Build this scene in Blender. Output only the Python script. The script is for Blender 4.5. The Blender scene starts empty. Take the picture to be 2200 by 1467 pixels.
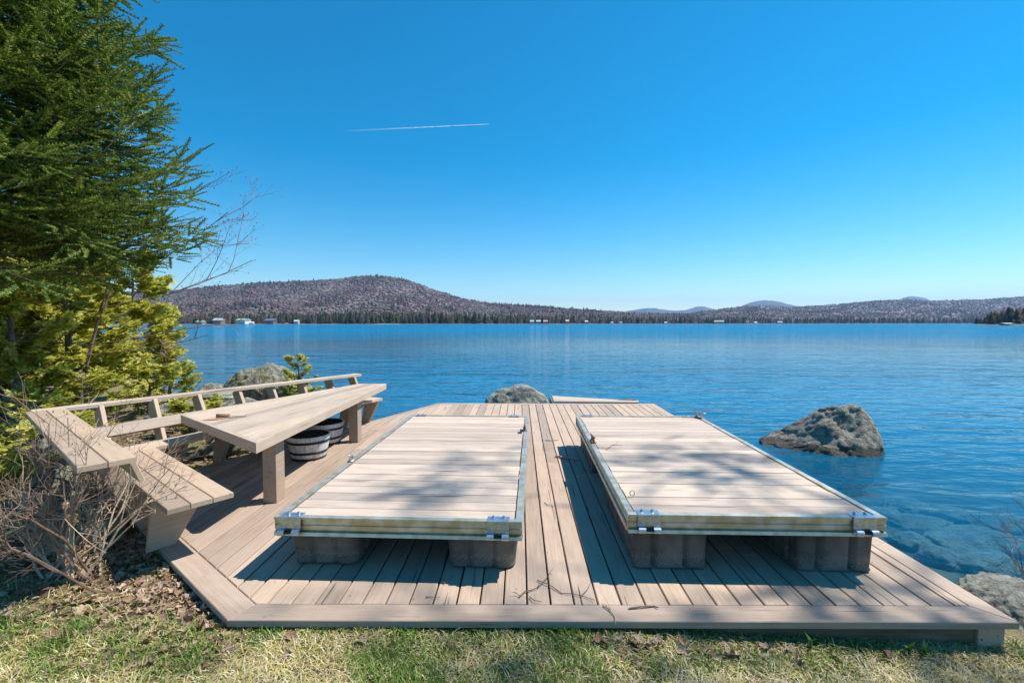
import bpy, math, random
import numpy as np
from mathutils import Vector, Matrix, noise

# ------------------------------------------------------------------ camera, sky, sun, exposure
scene = bpy.context.scene
C = scene.collection
F, CX, CY = 978.0, 1100.0, 733.5
CAMZ, DECK = 2.2, 0.5
PITCH = math.atan(39.5 / F)
cam_data = bpy.data.cameras.new('camera')
cam_data.sensor_width = 36.0
cam_data.lens = 36.0 * F / 2200.0
cam_data.clip_start = 0.05
cam_data.clip_end = 90000.0
cam = bpy.data.objects.new('camera', cam_data)
cam.location = (0, 0, CAMZ)
cam.rotation_euler = (math.radians(90) - PITCH, 0, 0)
C.objects.link(cam)
scene.camera = cam

SUN_EL, SUN_AZ = math.radians(56), math.radians(72)     # azimuth from +Y towards +X
SUN_DIR = Vector((math.sin(SUN_AZ) * math.cos(SUN_EL), math.cos(SUN_AZ) * math.cos(SUN_EL), math.sin(SUN_EL)))
world = bpy.data.worlds.new('World')
scene.world = world
world.use_nodes = True
wn, wl = world.node_tree.nodes, world.node_tree.links
wn.clear()
sky = wn.new('ShaderNodeTexSky')
sky.sky_type = 'NISHITA'
sky.sun_disc = False
sky.sun_elevation = SUN_EL
sky.sun_rotation = SUN_AZ
sky.altitude = 300
sky.air_density = 1.0
sky.dust_density = 0.0
sky.ozone_density = 3.0
hs = wn.new('ShaderNodeHueSaturation')
hs.inputs['Hue'].default_value = 0.487
hs.inputs['Saturation'].default_value = 1.5
hs.inputs['Value'].default_value = 1.0
bg = wn.new('ShaderNodeBackground')
bg.inputs['Strength'].default_value = 0.098
wo = wn.new('ShaderNodeOutputWorld')
wl.new(sky.outputs[0], hs.inputs['Color'])
wl.new(hs.outputs[0], bg.inputs['Color'])
wl.new(bg.outputs[0], wo.inputs['Surface'])

sun_data = bpy.data.lights.new('sun', 'SUN')
sun_data.energy = 4.0
sun_data.angle = math.radians(0.53)
sun_data.color = (1.0, 0.95, 0.87)
sun = bpy.data.objects.new('sun', sun_data)
sun.rotation_euler = (-SUN_DIR).to_track_quat('-Z', 'Y').to_euler()
sun.location = (20, 10, 30)
C.objects.link(sun)

scene.view_settings.view_transform = 'Standard'
scene.view_settings.look = 'None'
scene.view_settings.gamma = 1.0
scene.view_settings.use_curve_mapping = False
scene.view_settings.exposure = 0.75
scene.cycles.use_denoising = True
scene.cycles.max_bounces = 8
scene.cycles.transparent_max_bounces = 12
scene.cycles.volume_bounces = 0
scene.cycles.caustics_reflective = False
scene.cycles.caustics_refractive = False

rng = np.random.default_rng(7)
random.seed(7)

# ------------------------------------------------------------------ helpers
def ray(px, py):
    x, u = (px - CX) / F, -(py - CY) / F
    return (x, math.cos(PITCH) + u * math.sin(PITCH), -math.sin(PITCH) + u * math.cos(PITCH))

def at(px, py, z):                       # point of the plane z
    r = ray(px, py)
    t = (z - CAMZ) / r[2]
    return Vector((r[0] * t, r[1] * t, z))

def aty(px, py, y):                      # point at the distance y
    r = ray(px, py)
    t = y / r[1]
    return Vector((r[0] * t, y, CAMZ + r[2] * t))

def tag(o, label=None, cat=None, group=None, kind=None):
    if label: o['label'] = label
    if cat: o['category'] = cat
    if group: o['group'] = group
    if kind: o['kind'] = kind
    return o

def empty(name, loc=(0, 0, 0), rz=0.0, parent=None):
    o = bpy.data.objects.new(name, None)
    o.location = loc
    o.rotation_euler = (0, 0, rz)
    o.empty_display_size = 0.2
    C.objects.link(o)
    if parent: o.parent = parent
    return o

def link(name, me, mat=None, parent=None, loc=(0, 0, 0), rot=(0, 0, 0)):
    if mat is not None and not me.materials:
        me.materials.append(mat)
    o = bpy.data.objects.new(name, me)
    o.location = loc
    o.rotation_euler = rot
    C.objects.link(o)
    if parent: o.parent = parent
    return o

def pymesh(name, v, f, smooth=False):
    me = bpy.data.meshes.new(name)
    me.from_pydata([tuple(p) for p in v], [], [tuple(q) for q in f])
    if smooth:
        me.polygons.foreach_set('use_smooth', [True] * len(me.polygons))
    me.update()
    return me

def npmesh(name, v, f, col=None, smooth=False, colname='col'):
    """fast mesh from arrays: v (n,3), f (m,k)"""
    v = np.asarray(v, dtype=np.float32)
    f = np.asarray(f, dtype=np.int32)
    me = bpy.data.meshes.new(name)
    me.vertices.add(len(v))
    me.vertices.foreach_set('co', v.ravel())
    k = f.shape[1]
    me.loops.add(f.size)
    me.loops.foreach_set('vertex_index', f.ravel())
    me.polygons.add(len(f))
    me.polygons.foreach_set('loop_start', np.arange(0, f.size, k, dtype=np.int32))
    if smooth:
        me.polygons.foreach_set('use_smooth', np.ones(len(f), dtype=bool))
    me.update(calc_edges=True)
    if col is not None:
        a = me.attributes.new(colname, 'FLOAT_COLOR', 'POINT')
        c4 = np.ones((len(v), 4), dtype=np.float32)
        c4[:, :3] = col
        a.data.foreach_set('color', c4.ravel())
    return me

class MB:
    """collects pieces of one part"""
    def __init__(s): s.v, s.f = [], []
    def add(s, v, f, M=None):
        b = len(s.v)
        s.v += [(M @ Vector(p)) if M is not None else Vector(p) for p in v]
        s.f += [tuple(i + b for i in q) for q in f]
        return s
    def box(s, c, d, M=None, ch=0.0):
        poly = [(c[0] - d[0] / 2, c[1] - d[1] / 2), (c[0] + d[0] / 2, c[1] - d[1] / 2),
                (c[0] + d[0] / 2, c[1] + d[1] / 2), (c[0] - d[0] / 2, c[1] + d[1] / 2)]
        v, f = prism(poly, c[2] - d[2] / 2, c[2] + d[2] / 2, ch)
        return s.add(v, f, M)
    def tube(s, pts, rad, n=8, cap=True):
        v, f = tube(pts, rad, n, cap)
        return s.add(v, f)
    def lathe(s, prof, n=32, M=None):
        v, f = [], []
        for i, (r, z) in enumerate(prof):
            for k in range(n):
                a = 2 * math.pi * k / n
                v.append((r * math.cos(a), r * math.sin(a), z))
        for i in range(len(prof) - 1):
            for k in range(n):
                k2 = (k + 1) % n
                f.append((i * n + k, i * n + k2, (i + 1) * n + k2, (i + 1) * n + k))
        return s.add(v, f, M)
    def build(s, name, mat, parent=None, loc=(0, 0, 0), rot=(0, 0, 0), smooth=False):
        return link(name, pymesh(name, s.v, s.f, smooth), mat, parent, loc, rot)

def prism(poly, z0, z1, ch=0.0):
    n = len(poly)
    area = sum(poly[i][0] * poly[(i + 1) % n][1] - poly[(i + 1) % n][0] * poly[i][1] for i in range(n))
    if area < 0: poly = poly[::-1]
    v = [(p[0], p[1], z0) for p in poly]
    if ch > 0:
        v += [(p[0], p[1], z1 - ch) for p in poly]
        ins = []
        for i in range(n):
            p0, p1, p2 = Vector(poly[i - 1]), Vector(poly[i]), Vector(poly[(i + 1) % n])
            e1, e2 = (p1 - p0), (p2 - p1)
            if e1.length < 1e-6 or e2.length < 1e-6:
                ins.append(p1); continue
            e1.normalize(); e2.normalize()
            n1, n2 = Vector((-e1.y, e1.x)), Vector((-e2.y, e2.x))
            b = n1 + n2
            den = max(0.35, 1 + n1.dot(n2))
            ins.append(p1 + b * (ch / den))
        v += [(p[0], p[1], z1) for p in ins]
        rings = 3
    else:
        v += [(p[0], p[1], z1) for p in poly]
        rings = 2
    f = [tuple(range(n - 1, -1, -1))]
    for r in range(rings - 1):
        for i in range(n):
            j = (i + 1) % n
            f.append((r * n + i, r * n + j, (r + 1) * n + j, (r + 1) * n + i))
    f.append(tuple((rings - 1) * n + i for i in range(n)))
    return v, f

def tube(pts, rad, n=8, cap=True):
    pts = [Vector(p) for p in pts]
    v, f = [], []
    up = Vector((0.13, 0.21, 0.97)).normalized()
    for i, p in enumerate(pts):
        d = (pts[min(i + 1, len(pts) - 1)] - pts[max(i - 1, 0)])
        d = d.normalized() if d.length > 1e-9 else Vector((0, 0, 1))
        s = d.cross(up)
        if s.length < 1e-3: s = d.cross(Vector((1, 0, 0)))
        s.normalize()
        t = s.cross(d)
        r = rad[i] if hasattr(rad, '__len__') else rad
        for k in range(n):
            a = 2 * math.pi * k / n
            v.append(p + s * (math.cos(a) * r) + t * (math.sin(a) * r))
    for i in range(len(pts) - 1):
        for k in range(n):
            k2 = (k + 1) % n
            f.append((i * n + k, i * n + k2, (i + 1) * n + k2, (i + 1) * n + k))
    if cap:
        f.append(tuple(range(n - 1, -1, -1)))
        f.append(tuple((len(pts) - 1) * n + k for k in range(n)))
    return v, f

def clip_poly(poly, a, b):               # keep what lies left of a->b
    out = []
    for i in range(len(poly)):
        p, q = poly[i], poly[(i + 1) % len(poly)]
        sp = (b[0] - a[0]) * (p[1] - a[1]) - (b[1] - a[1]) * (p[0] - a[0])
        sq = (b[0] - a[0]) * (q[1] - a[1]) - (b[1] - a[1]) * (q[0] - a[0])
        if sp >= 0: out.append(p)
        if sp * sq < 0:
            t = sp / (sp - sq)
            out.append((p[0] + (q[0] - p[0]) * t, p[1] + (q[1] - p[1]) * t))
    return out

def clip_convex(poly, hull):
    for i in range(len(hull)):
        poly = clip_poly(poly, hull[i], hull[(i + 1) % len(hull)])
        if len(poly) < 3: return []
    return poly

def board(name, poly, z0, z1, ang, mat, parent, ch=0.004):
    """plank whose local X axis is its grain direction (ang)"""
    cx = sum(p[0] for p in poly) / len(poly)
    cy = sum(p[1] for p in poly) / len(poly)
    ca, sa = math.cos(-ang), math.sin(-ang)
    loc = [((p[0] - cx) * ca - (p[1] - cy) * sa, (p[0] - cx) * sa + (p[1] - cy) * ca) for p in poly]
    zc = (z0 + z1) / 2
    v, f = prism(loc, z0 - zc, z1 - zc, ch)
    return link(name, pymesh(name, v, f), mat, parent, (cx, cy, zc), (0, 0, ang))

def quad_board(name, a, b, c, d, thick, mat, parent, ch=0.004):
    """plank given by four 3D corners of its top face: a->b is its length"""
    a, b, c, d = map(Vector, (a, b, c, d))
    o = (a + b + c + d) / 4
    ex = (b - a).normalized()
    ez = ex.cross(d - a).normalized()
    if ez.z < 0 and abs(ez.z) > 1e-3: ez = -ez
    ey = ez.cross(ex)
    R = Matrix((ex, ey, ez)).transposed()
    loc = [((p - o).dot(ex), (p - o).dot(ey)) for p in (a, b, c, d)]
    v, f = prism(loc, -thick, 0.0, ch)
    ob = link(name, pymesh(name, v, f), mat, parent)
    ob.matrix_world = Matrix.Translation(o) @ R.to_4x4()
    if parent: ob.matrix_local = parent.matrix_world.inverted() @ (Matrix.Translation(o) @ R.to_4x4())
    return ob

def copy_tree(o, parent=None):
    c = o.copy()
    C.objects.link(c)
    c.parent = parent
    for ch in list(o.children):
        copy_tree(ch, c)
    return c

# ------------------------------------------------------------------ materials
MATS = {}
def new_mat(name):
    m = bpy.data.materials.new(name)
    m.use_nodes = True
    nt = m.node_tree
    b = nt.nodes['Principled BSDF']
    MATS[name] = m
    return m, nt, b

def N(nt, t, **kw):
    n = nt.nodes.new(t)
    for k, v in kw.items():
        if k in n.inputs: n.inputs[k].default_value = v
        else: setattr(n, k, v)
    return n

def ramp(nt, fac, stops):
    r = nt.nodes.new('ShaderNodeValToRGB')
    el = r.color_ramp.elements
    while len(el) > 1: el.remove(el[-1])
    el[0].position = stops[0][0]
    el[0].color = (*stops[0][1], 1) if len(stops[0][1]) == 3 else stops[0][1]
    for p, c in stops[1:]:
        e = el.new(p)
        e.color = (*c, 1) if len(c) == 3 else c
    nt.links.new(fac, r.inputs[0])
    return r

def mixc(nt, fac, a, b, mode='MIX'):
    m = nt.nodes.new('ShaderNodeMix')
    m.data_type = 'RGBA'
    m.blend_type = mode
    def put(i, x):
        if hasattr(x, 'is_linked'): nt.links.new(x, i)
        elif isinstance(x, (int, float)): i.default_value = x
        else: i.default_value = (*x, 1)
    put(m.inputs[0], fac); put(m.inputs[6], a); put(m.inputs[7], b)
    return m.outputs[2]

def wood(name, base, dark, light, streak=0.5, wear=0.5, rough=0.75, scale=1.0, patch=None):
    m, nt, b = new_mat(name)
    L = nt.links.new
    tc = N(nt, 'ShaderNodeTexCoord')
    oi = N(nt, 'ShaderNodeObjectInfo')
    mul = N(nt, 'ShaderNodeMath', operation='MULTIPLY'); mul.inputs[1].default_value = 37.0
    L(oi.outputs['Random'], mul.inputs[0])
    cmb = N(nt, 'ShaderNodeCombineXYZ')
    L(mul.outputs[0], cmb.inputs[0]); L(mul.outputs[0], cmb.inputs[1]); L(mul.outputs[0], cmb.inputs[2])
    add = N(nt, 'ShaderNodeVectorMath', operation='ADD')
    L(tc.outputs['Object'], add.inputs[0]); L(cmb.outputs[0], add.inputs[1])
    def nz(sx, sy, sc, det=4, rgh=0.6):
        mp = N(nt, 'ShaderNodeMapping'); mp.inputs['Scale'].default_value = (sx, sy, sy)
        L(add.outputs[0], mp.inputs[0])
        t = N(nt, 'ShaderNodeTexNoise'); t.inputs['Scale'].default_value = sc * scale
        t.inputs['Detail'].default_value = det; t.inputs['Roughness'].default_value = rgh
        L(mp.outputs[0], t.inputs['Vector'])
        return t.outputs[0]
    grain = nz(0.05, 1.0, 60, 5, 0.65)
    c = ramp(nt, grain, [(0.3, dark), (0.5, base), (0.72, light)]).outputs[0]
    blot = nz(0.6, 1.0, 4.5, 4, 0.6)
    c = mixc(nt, ramp(nt, blot, [(0.35, (0, 0, 0)), (0.7, (0.55, 0.55, 0.55))]).outputs[0], c, light)
    # per plank tone
    tone = ramp(nt, oi.outputs['Random'], [(0.0, (0.72, 0.73, 0.76)), (0.35, (0.91, 0.91, 0.92)), (0.7, (1.0, 1.0, 1.0)), (1.0, (1.08, 1.06, 1.03))]).outputs[0]
    c = mixc(nt, 1.0, c, tone, 'MULTIPLY')
    # worn paint, bare grey or raw wood patches
    pw = nz(0.25, 1.0, 7, 6, 0.7)
    c = mixc(nt, ramp(nt, pw, [(0.62, (0, 0, 0)), (0.70, (wear, wear, wear))]).outputs[0], c, patch or (0.33, 0.29, 0.26))
    stn = nz(0.5, 1.0, 1.9, 5, 0.65)
    c = mixc(nt, ramp(nt, stn, [(0.5, (0, 0, 0)), (0.72, (0.45, 0.45, 0.45))]).outputs[0], c, mixc(nt, 1.0, c, (0.62, 0.60, 0.58), 'MULTIPLY'))
    fl_ = nz(0.45, 1.0, 30, 3, 0.6)
    c = mixc(nt, ramp(nt, fl_, [(0.69, (0, 0, 0)), (0.74, (streak * 0.75,) * 3)]).outputs[0], c, (0.13, 0.095, 0.07))
    # cracks along the grain
    cr = nz(0.035, 1.0, 34, 2, 0.5)
    cr2 = nz(0.5, 0.7, 2.6, 2, 0.5)
    crm = ramp(nt, cr, [(0.665, (0, 0, 0)), (0.69, (1, 1, 1))]).outputs[0]
    crg = ramp(nt, cr2, [(0.45, (0, 0, 0)), (0.6, (streak, streak, streak))]).outputs[0]
    crk = mixc(nt, 1.0, crm, crg, 'MULTIPLY')
    c = mixc(nt, crk, c, (0.05, 0.035, 0.025))
    L(c, b.inputs['Base Color'])
    b.inputs['Roughness'].default_value = rough
    b.inputs['Specular IOR Level'].default_value = 0.3
    bp = N(nt, 'ShaderNodeBump'); bp.inputs['Strength'].default_value = 0.25; bp.inputs['Distance'].default_value = 0.004
    hh = N(nt, 'ShaderNodeMath', operation='SUBTRACT')
    L(grain, hh.inputs[0]); L(crk, hh.inputs[1])
    L(hh.outputs[0], bp.inputs['Height'])
    L(bp.outputs[0], b.inputs['Normal'])
    return m

M_deck = wood('painted_deck_wood', (0.50, 0.37, 0.275), (0.41, 0.30, 0.22), (0.57, 0.435, 0.335), streak=0.85, wear=0.3, patch=(0.40, 0.34, 0.29))
M_dock = wood('weathered_dock_wood', (0.60, 0.47, 0.37), (0.45, 0.34, 0.26), (0.67, 0.545, 0.44), streak=1.0, wear=0.6, patch=(0.55, 0.48, 0.44))
M_bench = wood('painted_bench_wood', (0.47, 0.35, 0.255), (0.41, 0.30, 0.215), (0.52, 0.395, 0.29), streak=0.35, wear=0.1)
M_bare = wood('bleached_bench_wood', (0.52, 0.405, 0.305), (0.37, 0.275, 0.20), (0.61, 0.49, 0.385), streak=0.5, wear=0.2)
M_under = wood('dark_understructure_wood', (0.17, 0.125, 0.08), (0.10, 0.07, 0.045), (0.24, 0.18, 0.11), streak=0.7, wear=0.3)

def simple(name, col, rough=0.6, metal=0.0, nscale=0, col2=None, bump=0.0, lo=0.4, hi=0.62, detail=5):
    m, nt, b = new_mat(name)
    b.inputs['Roughness'].default_value = rough
    b.inputs['Metallic'].default_value = metal
    b.inputs['Base Color'].default_value = (*col, 1)
    if nscale:
        tc = N(nt, 'ShaderNodeTexCoord')
        t = N(nt, 'ShaderNodeTexNoise'); t.inputs['Scale'].default_value = nscale; t.inputs['Detail'].default_value = detail
        nt.links.new(tc.outputs['Object'], t.inputs['Vector'])
        if col2:
            nt.links.new(ramp(nt, t.outputs[0], [(lo, col), (hi, col2)]).outputs[0], b.inputs['Base Color'])
        if bump:
            bp = N(nt, 'ShaderNodeBump'); bp.inputs['Strength'].default_value = bump; bp.inputs['Distance'].default_value = 0.01
            nt.links.new(t.outputs[0], bp.inputs['Height']); nt.links.new(bp.outputs[0], b.inputs['Normal'])
    return m

M_alu = simple('dull_aluminium', (0.70, 0.66, 0.56), 0.42, 0.7, 9, (0.52, 0.44, 0.29), 0.05)  # yellowish second tone puts the deck's reflection into the metal colour
M_galv = simple('galvanised_steel', (0.66, 0.70, 0.72), 0.34, 0.9, 30, (0.5, 0.54, 0.56), 0.05)
M_bolt = simple('bolt_steel', (0.6, 0.6, 0.6), 0.3, 0.95)
M_rust = simple('rusty_cleat_metal', (0.32, 0.25, 0.16), 0.6, 0.5, 40, (0.22, 0.11, 0.05), 0.2)
M_cast = simple('cast_aluminium', (0.60, 0.57, 0.50), 0.45, 0.8, 30, (0.45, 0.42, 0.36), 0.1)
M_float = None
M_band = simple('black_plastic_band', (0.018, 0.018, 0.018), 0.55)
M_soil = simple('potting_soil', (0.012, 0.008, 0.006), 0.95, 0, 60, (0.05, 0.033, 0.025), 1.0)
M_twig = simple('twig_bark', (0.10, 0.07, 0.05), 0.85, 0, 40, (0.19, 0.14, 0.10))
M_brush = simple('pale_brush_bark', (0.50, 0.40, 0.29), 0.85, 0, 6, (0.30, 0.21, 0.14), 0, 0.35, 0.65)
M_redtwig = simple('reddish_twig_bark', (0.30, 0.19, 0.14), 0.8, 0, 6, (0.16, 0.10, 0.08))
M_bud = simple('red_bud', (0.35, 0.06, 0.07), 0.6)
M_bark = simple('conifer_bark', (0.10, 0.075, 0.055), 0.9, 0, 14, (0.20, 0.165, 0.135), 0.7)
M_leafdead = simple('dead_leaf', (0.30, 0.17, 0.10), 0.75, 0, 25, (0.19, 0.10, 0.06))
M_leafpale = simple('pale_dead_leaf', (0.48, 0.35, 0.25), 0.7, 0, 25, (0.34, 0.22, 0.14))
M_white = simple('white_paint', (0.80, 0.80, 0.77), 0.6)
M_glass_far = simple('dark_window', (0.04, 0.05, 0.07), 0.15)

def float_mat():
    m, nt, b = new_mat('grimy_black_plastic')
    L = nt.links.new
    tc = N(nt, 'ShaderNodeTexCoord')
    sp = N(nt, 'ShaderNodeSeparateXYZ'); L(tc.outputs['Object'], sp.inputs[0])
    t = N(nt, 'ShaderNodeTexNoise'); t.inputs['Scale'].default_value = 130; t.inputs['Detail'].default_value = 6
    L(tc.outputs['Object'], t.inputs['Vector'])
    t2 = N(nt, 'ShaderNodeTexNoise'); t2.inputs['Scale'].default_value = 6; t2.inputs['Detail'].default_value = 3
    L(tc.outputs['Object'], t2.inputs['Vector'])
    base = ramp(nt, t2.outputs[0], [(0.35, (0.075, 0.073, 0.067)), (0.7, (0.15, 0.145, 0.13))]).outputs[0]
    spk = ramp(nt, t.outputs[0], [(0.46, (0, 0, 0)), (0.66, (0.5, 0.5, 0.5))]).outputs[0]
    band = ramp(nt, sp.outputs[2], [(0.0, (0.15, 0.15, 0.15)), (0.035, (0.5, 0.5, 0.5)), (0.085, (1, 1, 1)), (0.12, (0.12, 0.12, 0.12))]).outputs[0]
    c = mixc(nt, mixc(nt, 1.0, spk, band, 'MULTIPLY'), base, (0.52, 0.50, 0.46))
    L(c, b.inputs['Base Color'])
    b.inputs['Roughness'].default_value = 0.6
    bp = N(nt, 'ShaderNodeBump'); bp.inputs['Strength'].default_value = 0.15; bp.inputs['Distance'].default_value = 0.004
    L(t.outputs[0], bp.inputs['Height']); L(bp.outputs[0], b.inputs['Normal'])
    return m
M_float = float_mat()

def barrel_mat():
    m, nt, b = new_mat('whitewashed_barrel')
    tc = N(nt, 'ShaderNodeTexCoord')
    mp = N(nt, 'ShaderNodeMapping'); mp.inputs['Scale'].default_value = (22, 22, 2.0)
    nt.links.new(tc.outputs['Object'], mp.inputs[0])
    t = N(nt, 'ShaderNodeTexNoise'); t.inputs['Scale'].default_value = 2.2; t.inputs['Detail'].default_value = 6
    nt.links.new(mp.outputs[0], t.inputs['Vector'])
    nt.links.new(ramp(nt, t.outputs[0], [(0.3, (0.46, 0.45, 0.44)), (0.5, (0.68, 0.67, 0.65)), (0.7, (0.82, 0.81, 0.79))]).outputs[0], b.inputs['Base Color'])
    bp = N(nt, 'ShaderNodeBump'); bp.inputs['Strength'].default_value = 0.4; bp.inputs['Distance'].default_value = 0.005
    nt.links.new(t.outputs[0], bp.inputs['Height']); nt.links.new(bp.outputs[0], b.inputs['Normal'])
    b.inputs['Roughness'].default_value = 0.7
    return m
M_barrel = barrel_mat()

def rock_mat(name, base, dark, lichen, lich_amt=0.5, scale=1.0, moss=None, wet=None):
    m, nt, b = new_mat(name)
    L = nt.links.new
    tc = N(nt, 'ShaderNodeTexCoord')
    def nz(sc, det, r=0.6):
        t = N(nt, 'ShaderNodeTexNoise'); t.inputs['Scale'].default_value = sc * scale
        t.inputs['Detail'].default_value = det; t.inputs['Roughness'].default_value = r
        L(tc.outputs['Object'], t.inputs['Vector']); return t.outputs[0]
    a = nz(3.2, 8, 0.68)
    c = ramp(nt, a, [(0.32, dark), (0.52, base), (0.75, tuple(min(1, x * 1.35) for x in base))]).outputs[0]
    l = nz(6.0, 7, 0.7)
    lf = ramp(nt, l, [(0.62 - 0.2 * lich_amt, (0, 0, 0)), (0.70 - 0.12 * lich_amt, (1, 1, 1))]).outputs[0]
    c = mixc(nt, lf, c, lichen)
    if moss:
        mo = nz(2.0, 6, 0.65)
        geo = N(nt, 'ShaderNodeNewGeometry')
        c = mixc(nt, ramp(nt, mo, [(0.56, (0, 0, 0)), (0.62, (0.85, 0.85, 0.85))]).outputs[0], c, moss)
    sp = nz(30.0, 4, 0.6)
    c = mixc(nt, ramp(nt, sp, [(0.60, (0, 0, 0)), (0.66, (0.6, 0.6, 0.6))]).outputs[0], c, dark)
    if wet is not None:                            # stain line left by the lake
        geo2 = N(nt, 'ShaderNodeNewGeometry')
        sp2 = N(nt, 'ShaderNodeSeparateXYZ'); L(geo2.outputs['Position'], sp2.inputs[0])
        ad = N(nt, 'ShaderNodeMath', operation='MULTIPLY_ADD'); ad.inputs[1].default_value = 0.12
        L(l, ad.inputs[0]); L(sp2.outputs[2], ad.inputs[2])
        wf = ramp(nt, ad.outputs[0], [(wet + 0.02, (0.8, 0.8, 0.8)), (wet + 0.06, (0, 0, 0))]).outputs[0]
        c = mixc(nt, wf, c, (0.06, 0.05, 0.035))
    L(c, b.inputs['Base Color'])
    b.inputs['Roughness'].default_value = 0.85
    bp = N(nt, 'ShaderNodeBump'); bp.inputs['Strength'].default_value = 1.0; bp.inputs['Distance'].default_value = 0.09
    mm = N(nt, 'ShaderNodeMath', operation='ADD'); L(a, mm.inputs[0]); L(nz(16, 8, 0.7), mm.inputs[1])
    L(mm.outputs[0], bp.inputs['Height']); L(bp.outputs[0], b.inputs['Normal'])
    return m
M_rock = rock_mat('lichen_granite', (0.34, 0.32, 0.27), (0.09, 0.085, 0.075), (0.52, 0.54, 0.42), 0.7)
M_rockdark = rock_mat('dark_wet_granite', (0.42, 0.36, 0.28), (0.06, 0.052, 0.045), (0.60, 0.58, 0.44), 0.55, 1.7, wet=0.14)
M_rockmoss = rock_mat('mossy_granite', (0.31, 0.29, 0.23), (0.08, 0.075, 0.06), (0.46, 0.50, 0.38), 0.6, 1.3, moss=(0.24, 0.22, 0.04))
M_rockbed = rock_mat('submerged_stone', (0.48, 0.42, 0.32), (0.20, 0.17, 0.13), (0.58, 0.52, 0.41), 0.3, 1.5)

def leafy(name, c_dark, c_mid, c_light, trans=0.3, attr=False, rough=0.55):
    m, nt, b = new_mat(name)
    L = nt.links.new
    out = nt.nodes['Material Output']
    if attr:
        at_ = N(nt, 'ShaderNodeAttribute'); at_.attribute_name = 'col'
        c = at_.outputs['Color']
    else:
        geo = N(nt, 'ShaderNodeNewGeometry')
        tc = N(nt, 'ShaderNodeTexCoord')
        t = N(nt, 'ShaderNodeTexNoise'); t.inputs['Scale'].default_value = 2.3; t.inputs['Detail'].default_value = 3
        L(tc.outputs['Object'], t.inputs['Vector'])
        mm = N(nt, 'ShaderNodeMath', operation='MULTIPLY_ADD'); mm.inputs[1].default_value = 0.55; mm.inputs[2].default_value = 0.0
        L(geo.outputs['Random Per Island'], mm.inputs[0])
        m2 = N(nt, 'ShaderNodeMath', operation='MULTIPLY_ADD'); m2.inputs[1].default_value = 0.5
        L(t.outputs[0], m2.inputs[0]); L(mm.outputs[0], m2.inputs[2])
        c = ramp(nt, m2.outputs[0], [(0.2, c_dark), (0.5, c_mid), (0.8, c_light)]).outputs[0]
    L(c, b.inputs['Base Color'])
    b.inputs['Roughness'].default_value = rough
    tr = N(nt, 'ShaderNodeBsdfTranslucent'); L(c, tr.inputs['Color'])
    ms = N(nt, 'ShaderNodeMixShader'); ms.inputs[0].default_value = trans
    L(b.outputs[0], ms.inputs[1]); L(tr.outputs[0], ms.inputs[2]); L(ms.outputs[0], out.inputs['Surface'])
    return m
M_fir = leafy('fir_needles', (0.04, 0.085, 0.014), (0.12, 0.20, 0.032), (0.36, 0.42, 0.085), 0.3)
M_cedar = leafy('cedar_sprays', (0.16, 0.18, 0.022), (0.50, 0.49, 0.06), (0.82, 0.76, 0.18), 0.45)
M_grass = leafy('grass_blades', None, None, None, 0.3, attr=True)
M_wood_far = leafy('far_trees', None, None, None, 0.5, attr=True, rough=0.9)

def ground_mat():
    m, nt, b = new_mat('lawn_soil')
    L = nt.links.new
    tc = N(nt, 'ShaderNodeTexCoord')
    def nz(sc, det=6, r=0.65):
        t = N(nt, 'ShaderNodeTexNoise'); t.inputs['Scale'].default_value = sc; t.inputs['Detail'].default_value = det
        t.inputs['Roughness'].default_value = r
        L(tc.outputs['Object'], t.inputs['Vector']); return t.outputs[0]
    c = ramp(nt, nz(55), [(0.3, (0.07, 0.05, 0.03)), (0.5, (0.20, 0.15, 0.085)), (0.7, (0.36, 0.29, 0.18))]).outputs[0]
    c = mixc(nt, ramp(nt, nz(3.0), [(0.5, (0, 0, 0)), (0.62, (0.8, 0.8, 0.8))]).outputs[0], c, (0.16, 0.15, 0.035))
    L(c, b.inputs['Base Color'])
    b.inputs['Roughness'].default_value = 0.95
    bp = N(nt, 'ShaderNodeBump'); bp.inputs['Strength'].default_value = 1.0; bp.inputs['Distance'].default_value = 0.02
    L(nz(40), bp.inputs['Height']); L(bp.outputs[0], b.inputs['Normal'])
    return m
M_ground = ground_mat()
M_bed = simple('lake_bed_sand', (0.16, 0.13, 0.085), 0.9, 0, 4.0, (0.045, 0.04, 0.03), 0.3)

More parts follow.
